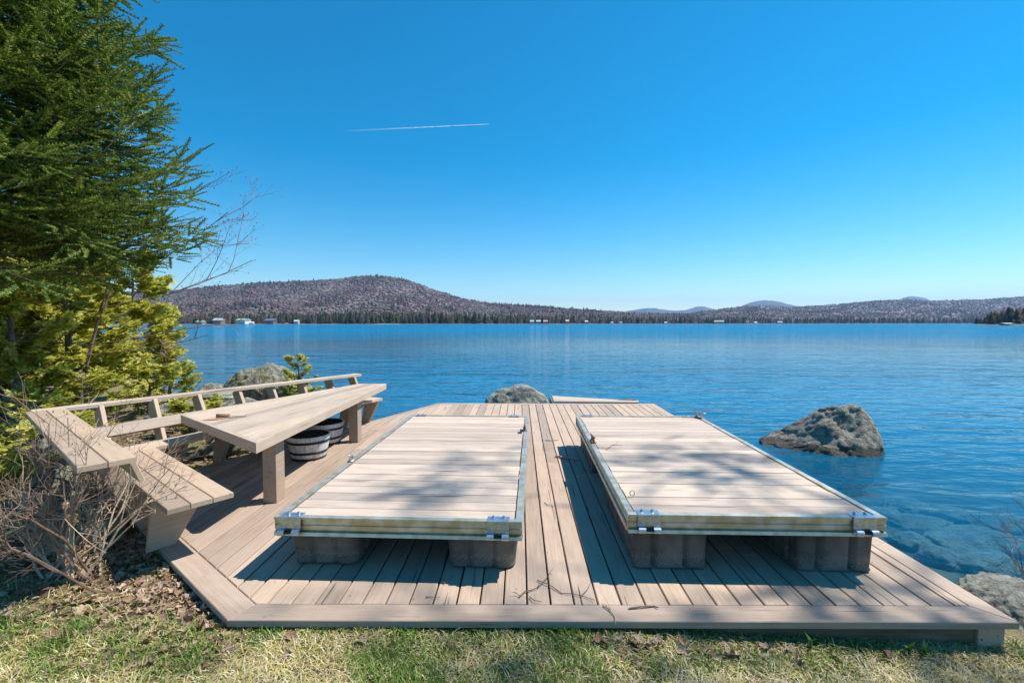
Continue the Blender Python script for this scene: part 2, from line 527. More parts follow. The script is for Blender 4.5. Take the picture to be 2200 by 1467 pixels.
def water_mat():
    m, nt, b = new_mat('lake_water')
    L = nt.links.new
    nt.nodes.remove(b)
    out = nt.nodes['Material Output']
    tc = N(nt, 'ShaderNodeTexCoord')
    def nz(sx, sy, sc, det=2, r=0.5, dist=0.0, rz=0.0):
        mp = N(nt, 'ShaderNodeMapping'); mp.inputs['Scale'].default_value = (sx, sy, 1); mp.inputs['Rotation'].default_value = (0, 0, rz)
        L(tc.outputs['Object'], mp.inputs[0])
        t = N(nt, 'ShaderNodeTexNoise'); t.inputs['Scale'].default_value = sc
        t.inputs['Detail'].default_value = det; t.inputs['Roughness'].default_value = r
        t.inputs['Distortion'].default_value = dist
        L(mp.outputs[0], t.inputs['Vector']); return t.outputs[0]
    def math_(op, a, b_):
        n = N(nt, 'ShaderNodeMath', operation=op)
        for i, x in enumerate((a, b_)):
            if hasattr(x, 'is_linked'): L(x, n.inputs[i])
            else: n.inputs[i].default_value = x
        return n.outputs[0]
    w1 = nz(0.42, 1.0, 2.1, 3, 0.5, 0.4, 0.12)        # ripples
    w2 = nz(0.30, 1.0, 0.62, 2, 0.5, 0.3, -0.1)       # longer swell
    w3 = nz(0.5, 1.0, 6.5, 2, 0.5, 0.0, 0.2)          # fine ripples
    patch = nz(0.12, 1.0, 0.022, 4, 0.55, 0.6)        # ruffled and calm streaks
    pr = ramp(nt, patch, [(0.38, (0.45, 0.45, 0.45)), (0.62, (1, 1, 1))]).outputs[0]
    h = math_('ADD', math_('MULTIPLY', w1, 0.13), math_('ADD', math_('MULTIPLY', w2, 0.22), math_('MULTIPLY', w3, 0.03)))
    at_ = N(nt, 'ShaderNodeAttribute'); at_.attribute_name = 'murk'
    calm = ramp(nt, at_.outputs['Fac'], [(0.0, (0.22, 0.22, 0.22)), (0.75, (0.55, 0.55, 0.55)), (1.0, (1, 1, 1))]).outputs[0]
    wi = N(nt, 'ShaderNodeAttribute'); wi.attribute_name = 'wind'
    h = math_('MULTIPLY', math_('MULTIPLY', h, pr), math_('MULTIPLY', calm, wi.outputs['Fac']))
    bp = N(nt, 'ShaderNodeBump'); bp.inputs['Strength'].default_value = 1.0; bp.inputs['Distance'].default_value = 1.0
    L(h, bp.inputs['Height'])
    gl = N(nt, 'ShaderNodeBsdfGlossy'); gl.inputs['Roughness'].default_value = 0.05
    L(bp.outputs[0], gl.inputs['Normal'])
    fr = N(nt, 'ShaderNodeFresnel'); fr.inputs['IOR'].default_value = 1.34
    L(bp.outputs[0], fr.inputs['Normal'])
    di = N(nt, 'ShaderNodeBsdfDiffuse'); di.inputs['Color'].default_value = (0.004, 0.19, 0.37, 1)
    tp = N(nt, 'ShaderNodeBsdfTransparent'); tp.inputs['Color'].default_value = (0.55, 0.80, 0.92, 1)
    body = N(nt, 'ShaderNodeMixShader')
    L(at_.outputs['Fac'], body.inputs[0]); L(tp.outputs[0], body.inputs[1]); L(di.outputs[0], body.inputs[2])
    ms = N(nt, 'ShaderNodeMixShader')
    L(math_('MINIMUM', math_('MULTIPLY', fr.outputs[0], 1.0), 1.0), ms.inputs[0]); L(body.outputs[0], ms.inputs[1]); L(gl.outputs[0], ms.inputs[2])
    L(ms.outputs[0], out.inputs['Surface'])
    return m
M_water = water_mat()

def nse(x, y, z=0.0, s=1.0):
    return noise.noise(Vector((x * s, y * s, z * s)))

# ------------------------------------------------------------------ near terrain
# shore polyline of the near bank: (y, x where land ends), land lies to the left of it and in front of the deck
SH_X = [-40, -18, -12.5, -9.5, -7.4, -5.9, -4.6, -3.6, -2.9, -1.0, 1.0, 2.6, 3.4, 4.4, 7.0, 40]
SH_Y = [40, 22, 16, 13.2, 12.2, 10.2, 8.9, 7.9, 6.6, 5.2, 4.4, 4.0, 3.5, 2.7, 1.6, -4]
def shore_y(x):
    return float(np.interp(x, SH_X, SH_Y))

def ground_z(x, y):
    sy = shore_y(x)
    d = sy - y                                     # >0 on land
    if d > 0:
        lim = 0.46 if x > -2 else 0.46 + 0.10 * min(1, (-2 - x) / 3)
        z = lim * (1 - math.exp(-d / 1.0)) + 0.05 * nse(x, y, 3.1, 0.9) * min(1, d)
        if y < 2.7 and x > -3.5:
            lawn = 0.435 + max(0, 2.3 - y) * 0.10 - max(0, x - 0.3) * 0.058 + 0.018 * nse(x, y, 7.7, 3.0)
            t = min(1, max(0, (2.75 - y) / 0.35))
            z = z * (1 - t) + lawn * t
        return z
    return -0.16 * (-d) ** 0.8 * (1.0 if x > 0 else 1.6) - 0.02 if d > -14 else -1.35 * (1.0 if x > 0 else 1.6) - 0.5 * (1 - math.exp((d + 14) / 20))

def grid_axis(pieces):
    out = []
    for a, b, s in pieces:
        out += list(np.arange(a, b, s))
    return np.array(out)

gx = grid_axis([(-60, -14, 4), (-14, -7, 0.5), (-7, 5, 0.12), (5, 14, 0.5), (14, 60.1, 4)])
gy = grid_axis([(-40, -2, 4), (-2, 1, 0.4), (1, 6, 0.12), (6, 16, 0.3), (16, 44, 2), (44, 80.1, 6)])
XX, YY = np.meshgrid(gx, gy)
ZZ = np.array([[ground_z(x, y) for x in gx] for y in gy])
idx = np.arange(XX.size).reshape(XX.shape)
quads = np.stack([idx[:-1, :-1], idx[:-1, 1:], idx[1:, 1:], idx[1:, :-1]], -1).reshape(-1, 4)
V = np.stack([XX.ravel(), YY.ravel(), ZZ.ravel()], 1)
zc = ZZ.ravel()[quads].max(1)
land_me = npmesh('ground', V, quads[zc > -0.12], smooth=True)
ground = tag(link('ground', land_me, M_ground), kind='structure')
bed_me = npmesh('lake_bed', V, quads[zc <= -0.12], smooth=True)
tag(link('lake_bed', bed_me, M_bed), kind='structure')

# water: a fine sheet close by, wide sheets beyond; murk rises with the depth below
wx = grid_axis([(-9000, -1000, 1000), (-1000, -60, 94), (-60, -14, 2), (-14, 20, 0.5), (20, 60, 2), (60, 1000, 94), (1000, 9001, 1000)])
wy = grid_axis([(-40, 0, 4), (0, 26, 0.5), (26, 80, 2), (80, 200, 6), (200, 400, 40), (400, 6001, 400)])
XX, YY = np.meshgrid(wx, wy)
idx = np.arange(XX.size).reshape(XX.shape)
quads = np.stack([idx[:-1, :-1], idx[:-1, 1:], idx[1:, 1:], idx[1:, :-1]], -1).reshape(-1, 4)
V = np.stack([XX.ravel(), YY.ravel(), np.zeros(XX.size)], 1)
depth = np.array([max(0.0, -ground_z(x, y)) for x, y in V[:, :2]])
murk = np.where(np.hypot(V[:, 0], V[:, 1]) > 55, 1.0, 1 - np.exp(-np.maximum(0, depth - 0.12) * 1.25))
wme = npmesh('lake_water', V, quads, smooth=True)
a = wme.attributes.new('murk', 'FLOAT', 'POINT')
a.data.foreach_set('value', murk.astype(np.float32))
dd_ = np.hypot(V[:, 0] * 0.6, V[:, 1])
wind = np.interp(dd_ + np.array([9 * nse(p[0] * 0.02, p[1] * 0.05, 4.4) for p in V]), [0, 12, 22, 34, 60, 90, 140, 500], [1.5, 1.45, 0.9, 0.36, 0.34, 1.7, 3.0, 5.0])
a = wme.attributes.new('wind', 'FLOAT', 'POINT')
a.data.foreach_set('value', wind.astype(np.float32))
tag(link('lake_water', wme, M_water), kind='structure')

# ------------------------------------------------------------------ far shore, hills and woods
def far_shore(px):
    return np.interp(px, [-1200, 400, 800, 1100, 1500, 1900, 2100, 3400], [620, 720, 850, 1000, 1300, 1600, 1700, 2000])
def ridge_py(px):
    return np.interp(px, [-1200, -400, 0, 370, 450, 560, 650, 720, 790, 840, 880, 920, 960, 1000, 1060, 1130, 1200, 1300, 1400, 1480, 1560, 1600,
                          1640, 1700, 1800, 1880, 1960, 2000, 2080, 2130, 2200, 2400, 3400],
                     [655, 640, 632, 626, 616, 608, 604, 600, 592, 594, 603, 618, 631, 643, 653, 656, 662, 668, 674, 674, 662, 658,
                      658, 660, 654, 646, 643, 646, 645, 642, 637, 628, 640])
def ridge_y(px):
    return np.interp(px, [-1200, 400, 790, 1000, 1200, 1450, 1600, 2200, 3400], [2300, 2500, 2600, 2500, 2300, 2500, 3300, 3800, 4000])
HOR = CY - math.tan(PITCH) * F
def far_point(px, t):
    px = np.asarray(px, float); t = np.asarray(t, float)
    ys, yr = far_shore(px), ridge_y(px)
    zr = CAMZ + (HOR - ridge_py(px)) / F * yr
    y = ys + (yr - ys) * t
    x = (px - CX) / F * y
    s = np.where(t <= 1, 0.10 * t + 0.90 * np.clip(t, 0, 1) ** 1.55, 1 - (t - 1) * 1.2)
    z = 0.6 + (zr - 0.6) * s
    rel = np.sin(px * 0.021 + t * 7.0) * 0.5 + np.sin(px * 0.043 - t * 13.0 + 1.3) * 0.35 + np.sin(px * 0.011 + t * 21 + 0.4) * 0.3
    z = z + rel * zr * 0.035 * np.clip(t * (1.02 - t) * 4, 0, 1)
    return np.stack([x, y, z], -1)
hp = np.arange(-1200, 3401, 16.0)
ht = np.concatenate([[-0.02], np.linspace(0, 1, 30), [1.08, 1.2]])
PX, TT = np.meshgrid(hp, ht)
HV = far_point(PX, TT).reshape(-1, 3)
HV[:len(hp), 2] = -2.0
idx = np.arange(PX.size).reshape(PX.shape)
quads = np.stack([idx[:-1, :-1], idx[:-1, 1:], idx[1:, 1:], idx[1:, :-1]], -1).reshape(-1, 4)
M_hill = simple('leafless_hillside', (0.135, 0.097, 0.095), 0.95, 0, 0.02, (0.175, 0.132, 0.125))
tag(link('hills', npmesh('hills', HV, quads, smooth=True), M_hill), kind='structure')

M_blue = simple('distant_wooded_hill', (0.10, 0.095, 0.10), 0.95, 0, 0.012, (0.05, 0.065, 0.06))
def back_hill(name, pts, y):
    ps = np.arange(pts[0][0], pts[-1][0] + 1, 4.0)
    pys = np.interp(ps, [p[0] for p in pts], [p[1] for p in pts])
    pys = pys + np.array([1.0 * nse(p * 0.11, 3.3) + 0.5 * nse(p * 0.4, 8.3) for p in ps])
    v = []
    for k, (dy, s) in enumerate([(-900, 0.0), (-600, 0.45), (-300, 0.8), (0, 1.0), (500, 0.7), (1400, 0.0)]):
        yy = y + dy
        zr = CAMZ + (HOR - pys) / F * y
        v.append(np.stack([(ps - CX) / F * yy, np.full_like(ps, yy), -5 + (zr + 5) * s], -1))
    v = np.concatenate(v)
    i = np.arange(len(v)).reshape(6, len(ps))
    q = np.stack([i[:-1, :-1], i[:-1, 1:], i[1:, 1:], i[1:, :-1]], -1).reshape(-1, 4)
    return tag(link(name, npmesh(name, v, q, smooth=True), M_blue), kind='structure')
back_hill('distant_hill', [(1280, 690), (1350, 668), (1385, 662), (1405, 662), (1440, 667), (1490, 668), (1520, 690)], 9000)
back_hill('distant_hill', [(1430, 690), (1470, 667), (1500, 658), (1515, 659), (1545, 668), (1580, 690)], 11000)
back_hill('distant_hill', [(1540, 690), (1590, 658), (1615, 649), (1640, 645), (1665, 647), (1690, 653), (1730, 661), (1790, 690)], 8000)
back_hill('distant_hill', [(1880, 690), (1925, 645), (1950, 636), (1968, 637), (1990, 642), (2040, 690)], 11000)

_t = (1 + 5 ** 0.5) / 2
ICO_V = np.array([(-1, _t, 0), (1, _t, 0), (-1, -_t, 0), (1, -_t, 0), (0, -1, _t), (0, 1, _t), (0, -1, -_t), (0, 1, -_t), (_t, 0, -1), (_t, 0, 1), (-_t, 0, -1), (-_t, 0, 1)]) / math.sqrt(1 + _t * _t)
ICO_F = np.array([(0, 11, 5), (0, 5, 1), (0, 1, 7), (0, 7, 10), (0, 10, 11), (1, 5, 9), (5, 11, 4), (11, 10, 2), (10, 7, 6), (7, 1, 8), (3, 9, 4), (3, 4, 2), (3, 2, 6), (3, 6, 8), (3, 8, 9), (4, 9, 5), (2, 4, 11), (6, 2, 10), (8, 6, 7), (9, 8, 1)])
def crown_blob(seed):
    r = np.random.default_rng(seed)
    v = ICO_V * r.uniform(0.8, 1.1, (12, 1)) * np.array([0.5, 0.5, 0.5])
    v[:, 2] += 0.5
    return v, ICO_F
def bare_tree(n, seed):
    """fan of fine upright branch slivers"""
    r = np.random.default_rng(seed)
    v = []
    for k in range(n):
        a, e = r.uniform(0, 2 * math.pi), r.uniform(0.35, 1.0)
        rad = 0.5 * math.sin(math.pi * min(1, e * 0.8 + 0.12)) ** 0.6 * r.uniform(0.2, 1)
        tip = np.array([math.cos(a) * rad, math.sin(a) * rad, e])
        base = np.array([tip[0] * 0.25, tip[1] * 0.25, max(0, e - r.uniform(0.3, 0.5))])
        w = r.uniform(0.03, 0.06)
        s = np.array([-math.sin(a + 1), math.cos(a + 1), 0]) * w
        v += [base - s * 0.6, base + s * 0.6, tip]
    v = np.array(v)
    return v, np.arange(len(v)).reshape(-1, 3)

def conifer(tiers, sides, seed, narrow=1.0):
    r = np.random.default_rng(seed)
    v, f = [], []
    for t in range(tiers):
        z0 = 0.06 + 0.80 * t / tiers
        z1 = min(1.0, z0 + 1.45 / tiers)
        R = 0.26 * narrow * (1 - t / tiers) ** 0.8 + 0.03
        b = len(v)
        v.append((0, 0, z1))
        for k in range(sides):
            a = 2 * math.pi * (k + r.uniform(-0.3, 0.3)) / sides
            rr = R * r.uniform(0.6, 1.15)
            v.append((rr * math.cos(a), rr * math.sin(a), z0 + r.uniform(-0.04, 0.03)))
        for k in range(sides):
            f.append((b, b + 1 + k, b + 1 + (k + 1) % sides))
    return np.array(v), np.array(f)

def scatter(protos, pos, sxy, sz, cols, cj=0.12):
    vs, fs, cs = [], [], []
    base = 0
    n = len(pos)
    which = rng.integers(0, len(protos), n)
    rot = rng.uniform(0, 2 * math.pi, n)
    for w, (pv, pf) in enumerate(protos):
        k = np.where(which == w)[0]
        if not len(k): continue
        c, s = np.cos(rot[k])[:, None], np.sin(rot[k])[:, None]
        x = (pv[None, :, 0] * c - pv[None, :, 1] * s) * sxy[k, None] + pos[k, 0, None]
        y = (pv[None, :, 0] * s + pv[None, :, 1] * c) * sxy[k, None] + pos[k, 1, None]
        z = pv[None, :, 2] * sz[k, None] + pos[k, 2, None]
        vv = np.stack([x, y, z], -1).reshape(-1, 3)
        ff = (pf[None] + (np.arange(len(k)) * len(pv))[:, None, None]).reshape(-1, pf.shape[1]) + base
        cc = np.repeat(cols[k], len(pv), 0) * rng.uniform(1 - cj, 1 + cj, (len(vv), 1))
        vs.append(vv); fs.append(ff); cs.append(cc)
        base += len(vv)
    return np.concatenate(vs), np.concatenate(fs), np.concatenate(cs)

bare = [crown_blob(s) for s in range(10)]
bare_near = [bare_tree(60, s + 50) for s in range(6)]
coni = [conifer(4, 6, s) for s in range(6)]
coni_near = [conifer(7, 8, s + 20) for s in range(8)]
DEC = np.array([[0.27, 0.19, 0.185], [0.29, 0.195, 0.185], [0.245, 0.185, 0.19], [0.32, 0.19, 0.18], [0.32, 0.27, 0.24]])
CON = np.array([[0.030, 0.045, 0.028], [0.042, 0.058, 0.026], [0.055, 0.070, 0.028], [0.028, 0.045, 0.034]])

def pnoise(px, t, s1, s2, off):
    return np.array([nse(p * s1, q * s2, off) for p, q in zip(px, t)])
# leafless woods over the hills
n = 30000
hpx = rng.uniform(-250, 2500, n)
htt = rng.uniform(0.02, 1.0, n) ** 0.85
P = far_point(hpx, htt)
cz = pnoise(hpx, htt, 0.012, 6.0, 1.7)
ci = np.clip(((cz * 1.5 + 0.5) * 5).astype(int) + rng.integers(0, 2, n), 0, 4)
v, f, c = scatter(bare, P - np.array([0, 0, 0.5]), rng.uniform(9, 14, n), rng.uniform(3.5, 6.5, n), DEC[ci] * rng.uniform(0.85, 1.12, (n, 1)), 0.05)
tag(link('leafless_woods', npmesh('leafless_woods', v, f, c), M_wood_far), 'mauve grey leafless woods covering the hills across the lake', 'woods', kind='stuff')
# scattered evergreens over the hills
n = 12000
hpx = rng.uniform(-250, 2500, n)
htt = rng.uniform(0.03, 1.0, n)
cz = pnoise(hpx, htt, 0.02, 9.0, 5.2) + 0.25 * rng.normal(size=n)
dark_ridge = (((hpx > 520) & (hpx < 650) & (htt > 0.82)) | ((hpx > 790) & (hpx < 880) & (htt > 0.9)) | ((hpx > 1040) & (hpx < 1190) & (htt > 0.86)))
keep = (cz > 0.28) | dark_ridge | ((htt < 0.10) & (rng.uniform(size=n) < 0.5))
hpx, htt = hpx[keep], htt[keep]
n = len(hpx)
P = far_point(hpx, htt)
v, f, c = scatter(coni, P - np.array([0, 0, 0.5]), rng.uniform(14, 22, n), rng.uniform(9, 16, n), CON[rng.integers(0, 4, n)])
tag(link('hillside_evergreens', npmesh('hillside_evergreens', v, f, c), M_wood_far), 'dark evergreens scattered through the leafless woods on the hills', 'evergreens', kind='stuff')
# belt of trees along the far shore
n = 3600
hpx = np.concatenate([rng.uniform(-250, 1250, 2400), rng.uniform(1250, 2450, 1200)])
off = rng.uniform(4, 110, n)
ys = far_shore(hpx) + off
zb = far_point(hpx, (ys - far_shore(hpx)) / (ridge_y(hpx) - far_shore(hpx)))[:, 2]
P = np.stack([(hpx - CX) / F * ys, ys, zb - 0.5], -1)
hgt = np.interp(hpx, [-250, 400, 650, 750, 1000, 1200, 1500, 2000], [17, 17, 19, 25, 25, 22, 21, 24]) * rng.uniform(0.5, 1.1, n)
evergreen = rng.uniform(size=n) < np.interp(hpx, [-250, 560, 700, 1040, 1150, 1600, 2300], [0.45, 0.5, 0.78, 0.72, 0.6, 0.75, 0.85])
CONS = np.array([[0.055, 0.065, 0.022], [0.085, 0.088, 0.030], [0.040, 0.055, 0.024], [0.11, 0.105, 0.038]])
k = evergreen
v1, f1, c1 = scatter(coni_near, P[k], hgt[k] * rng.uniform(0.55, 0.9, k.sum()), hgt[k], CONS[rng.integers(0, 4, k.sum())], 0.2)
k = ~evergreen
v2, f2, c2 = scatter(bare_near, P[k], hgt[k] * 0.7, hgt[k] * 0.85, DEC[rng.integers(0, 5, k.sum())] * rng.uniform(0.8, 1.15, (k.sum(), 1)))
tag(link('far_shore_woods', npmesh('far_shore_woods', np.concatenate([v1, v2]), np.concatenate([f1, f2 + len(v1)]), np.concatenate([c1, c2])), M_wood_far),
    'belt of evergreens and bare trees along the far waterline', 'woods', kind='stuff')

# tall trees that stand out of the belt, one by one
def far_tree(px, y, h, i, label, group, kind='pine', z=0.8):
    root = empty('pine_tree' if kind == 'pine' else 'bare_tree', ((px - CX) / F * y, y, z))
    tag(root, label, 'tree', group)
    mb = MB(); mb.tube([(0, 0, -1), (0, 0, h * (0.9 if kind == 'pine' else 0.5))], [h * 0.018, h * 0.006], 6)
    mb.build('trunk', M_bark, root)
    if kind == 'pine':
        v, f = conifer(8, 9, i * 7 + 3, 1.25)
        # ragged white pine shape
        vv = v * np.array([h * 0.95, h * 0.95, h])
        col = np.tile(CONS[i % 4], (len(vv), 1)) * rng.uniform(0.7, 1.25, (len(vv), 1))
    else:
        v, f = bare_tree(90, i + 400)
        vv = v * np.array([h * 0.7, h * 0.7, h])
        col = np.tile(DEC[i % 5], (len(vv), 1)) * rng.uniform(0.8, 1.2, (len(vv), 1))
    link('crown', npmesh('crown', vv, f, col), M_wood_far, root)
    return root
for i, (px, dy, h) in enumerate([(690, 10, 20), (735, 14, 22), (745, 5, 17), (855, 10, 21), (905, 12, 25), (935, 10, 30), (950, 16, 27), (1008, 10, 24), (1020, 8, 32), (1030, 14, 27), (870, 6, 16), (640, 8, 18)]):
    y = float(far_shore(px)) + dy
    far_tree(px, y, h, i, 'tall dark pine standing above the evergreen belt below the big hill', 'tall pines below the big hill')
# wooded point on the right
pv = []
pt_px = np.linspace(2085, 2700, 40)
pt_y = 470.0
rows = []
for k, (dy, hgt_) in enumerate([(-14, -1.5), (-8, 0.8), (10, 3.0), (60, 6.0), (160, 5.0), (200, -1.5)]):
    x = (pt_px - CX) / F * (pt_y + dy)
    taper = np.clip((pt_px - 2085) / 60, 0, 1)
    rows.append(np.stack([x, pt_y + dy * (0.15 + 0.85 * taper), np.where(taper > 0, hgt_ * taper, -1.5)], -1))
rows = np.concatenate(rows)
i_ = np.arange(len(rows)).reshape(6, 40)
q = np.stack([i_[:-1, :-1], i_[:-1, 1:], i_[1:, 1:], i_[1:, :-1]], -1).reshape(-1, 4)
tag(link('wooded_point', npmesh('wooded_point', rows, q, smooth=True), M_hill), kind='structure')
for i in range(60):
    px = 2098 + (i % 30) * 5.5 + random.uniform(-3, 3) + (60 if i > 50 else 0)
    y = pt_y + random.uniform(-2, 6) + (i // 30) * 14
    h = random.uniform(0.55, 1.0) * float(np.interp(px, [2098, 2120, 2150, 2190, 2300], [9, 14, 20, 21, 20]))
    kind = 'pine' if random.random() < 0.62 else 'bare'
    far_tree(px, y, h, i + 30, 'dark evergreen on the wooded point at the right edge of the lake' if kind == 'pine' else 'pale leafless tree on the wooded point at the right edge of the lake',
             'evergreens on the right hand point' if kind == 'pine' else 'leafless trees on the right hand point', kind, 1.2)

# houses across the water
HOUSE_MATS = {}
def hm(c):
    if c not in HOUSE_MATS:
        HOUSE_MATS[c] = simple('house_paint_%d' % len(HOUSE_MATS), c, 0.7, 0, 0.4, tuple(x * 0.85 for x in c))
    return HOUSE_MATS[c]
def house(px, w_px, h_px, wall, roof, label, storeys=1, boat=False, y=None):
    y = y or float(far_shore(px)) - 1
    s = y / F
    w, h = w_px * s, h_px * s
    root = empty('boathouse' if boat else 'lake_house', ((px - CX) / F * y, y, 0.5), random.uniform(-0.25, 0.25))
    tag(root, label, 'house', 'houses on the far shore')
    d = w * 0.8
    hw = h * (0.62 if storeys == 1 else 0.72)
    MB().box((0, d / 2, hw / 2), (w, d, hw)).build('wall', hm(wall), root)
    o = 0.06 * w
    v = [(-w / 2 - o, -o, hw), (w / 2 + o, -o, hw), (w / 2 + o, d + o, hw), (-w / 2 - o, d + o, hw), (-w / 2 - o, d / 2, h), (w / 2 + o, d / 2, h)]
    MB().add(v, [(0, 1, 5, 4), (2, 3, 4, 5), (1, 2, 5), (3, 0, 4), (0, 3, 2, 1)]).build('roof', hm(roof), root)
    nwin = max(2, int(w_px / 5))
    for st in range(storeys):
        for k in range(nwin):
            xk = (-0.5 + (k + 0.5) / nwin) * w * 0.86
            zk = hw * (st + 0.52) / storeys
            wd = MB().box((0, 0, 0), (w * 0.5 / nwin, 0.12, hw * 0.42 / storeys)).build('window', M_glass_far, root, (xk, -0.03, zk))
            MB().box((0, 0, 0), (w * 0.56 / nwin, 0.10, hw * 0.05 / storeys)).build('sill', M_white, wd, (0, -0.05, -hw * 0.23 / storeys))
    if storeys == 2:
        MB().box((0, -0.4, hw * 0.5), (w * 1.03, 0.8, 0.25)).build('balcony', M_white, root)
    return root
W, G, R_, B_, T = (0.78, 0.78, 0.75), (0.20, 0.33, 0.27), (0.36, 0.12, 0.08), (0.14, 0.16, 0.20), (0.42, 0.30, 0.17)
house(428, 14, 8, (0.3, 0.3, 0.26), (0.30, 0.48, 0.40), 'low house with a pale green roof, leftmost on the far shore')
house(466, 17, 13, (0.26, 0.2, 0.17), (0.45, 0.47, 0.52), 'brown house with a pale grey roof left of the white boathouse')
house(517, 22, 12, W, (0.33, 0.47, 0.40), 'wide two storey white boathouse with a green roof', 2, True)
house(541, 7, 5, W, W, 'tiny pale shed just right of the white boathouse')
house(578, 19, 12, (0.16, 0.15, 0.15), B_, 'dark house with a blue grey roof right of the white boathouse')
house(636, 9, 9, (0.45, 0.48, 0.46), (0.55, 0.66, 0.62), 'small house with a pale mint roof at the edge of the pines')
house(1143, 8, 8, (0.5, 0.5, 0.42), (0.5, 0.58, 0.48), 'small cottage with a pale green roof, left of three near mid shore')
house(1157, 9, 8, (0.25, 0.3, 0.3), (0.45, 0.55, 0.56), 'small cottage with a grey green roof, middle of three near mid shore')
house(1172, 9, 8, (0.55, 0.3, 0.22), (0.62, 0.35, 0.28), 'small red cottage, right of three near mid shore')
house(1219, 7, 9, (0.62, 0.42, 0.12), (0.65, 0.45, 0.38), 'narrow yellow cottage with a pinkish roof at mid shore')
house(1260, 6, 7, (0.4, 0.25, 0.2), W, 'little cottage with a white gable right of the yellow cottage')
house(1315, 5, 4, W, (0.6, 0.6, 0.6), 'tiny white cottage at the waterline below the low ridge, left one')
house(1334, 5, 4, W, (0.5, 0.5, 0.5), 'tiny white cottage at the waterline below the low ridge, right one')
house(1430, 6, 4, W, W, 'tiny white cottage where the distant blue hill meets the woods')
house(1538, 9, 7, (0.66, 0.45, 0.20), (0.5, 0.33, 0.2), 'tan cottage left of the teal roofed cottage on the right shore')
house(1549, 10, 7, (0.2, 0.26, 0.25), (0.3, 0.5, 0.48), 'dark cottage with a teal roof on the right shore')
house(1606, 5, 6, W, (0.55, 0.15, 0.13), 'tiny cottage with a red roof below the rounded far hill')
house(1624, 6, 4, W, W, 'tiny white cottage just right of the red roofed one')
house(1676, 9, 5, W, (0.5, 0.42, 0.4), 'long low white cottage alone on the right shore')
house(2168, 18, 4, (0.15, 0.12, 0.1), (0.55, 0.56, 0.56), 'low dark boat shelter with a pale roof under the wooded point', y=pt_y - 13)
# pale beach below the pines
bx = [((p - CX) / F * (float(far_shore(p)) - 6)) for p in (800, 862)]
by = float(far_shore(830)) - 8
MBb = MB().add(prism([(bx[0], by - 2), (bx[1], by - 2), (bx[1] - 2, by + 9), (bx[0] + 3, by + 9)], -0.5, 1.1, 0.8)[0], prism([(bx[0], by - 2), (bx[1], by - 2), (bx[1] - 2, by + 9), (bx[0] + 3, by + 9)], -0.5, 1.1, 0.8)[1])
tag(MBb.build('beach', simple('beach_sand', (0.52, 0.45, 0.33), 0.9, 0, 1, (0.45, 0.38, 0.27))), kind='structure')

# ------------------------------------------------------------------ deck
HALF = math.pi / 2
dk = tag(empty('wooden_deck', (0, 5, 0)), 'big tan painted plank deck at the water, carrying docks, table and bench', 'deck')
DOFF = Vector((0, 5, 0))
def dboard(name, poly, z0, z1, ang, mat, parent=None, ch=0.004):
    o = board(name, poly, z0, z1, ang, mat, dk, ch)
    o.location -= DOFF
    return o
FL, FR = (-1.63, 2.54), (2.886, 2.52)
BR, BL = (3.0, 9.56), (-1.58, 9.61)
UD = Vector((-0.782, 0.623))                      # along the slanted left edge
NO = Vector((-0.623, -0.782))                     # outwards of it
CL = (-1.63 - 0.782 * 3.15, 2.54 + 0.623 * 3.15)
HULL = [FL, FR, BR, BL, CL]
def inset(hull, d):
    out = []
    n = len(hull)
    for i in range(n):
        p0, p1, p2 = Vector(hull[i - 1]), Vector(hull[i]), Vector(hull[(i + 1) % n])
        e1, e2 = (p1 - p0).normalized(), (p2 - p1).normalized()
        n1, n2 = Vector((-e1.y, e1.x)), Vector((-e2.y, e2.x))
        d1, d2 = d[i - 1], d[i]
        # intersection of the two shifted edges
        a, b = p1 + n1 * d1, p1 + n2 * d2
        den = e1.x * e2.y - e1.y * e2.x
        t = ((b.x - a.x) * e2.y - (b.y - a.y) * e2.x) / den
        out.append(tuple(a + e1 * t))
    return out
INN = inset(HULL, [0.152, 0.135, 0.135, 0.135, 0.165])
INN2 = inset(HULL, [0.158, 0.141, 0.141, 0.141, 0.171])
for i in range(5):                                # mitred border planks
    j = (i + 1) % 5
    poly = [HULL[i], HULL[j], INN[j], INN[i]]
    ang = math.atan2(HULL[j][1] - HULL[i][1], HULL[j][0] - HULL[i][0])
    c = Vector((sum(p[0] for p in poly) / 4, sum(p[1] for p in poly) / 4))
    poly = [tuple(c + (Vector(p) - c) * 0.9995) for p in poly]
    dboard('border_plank', poly, DECK - 0.038, DECK + 0.002, ang, M_deck)
SLOPE = 0.0168
x0 = -4.6
k = 0
ang_b = math.atan2(1, SLOPE)
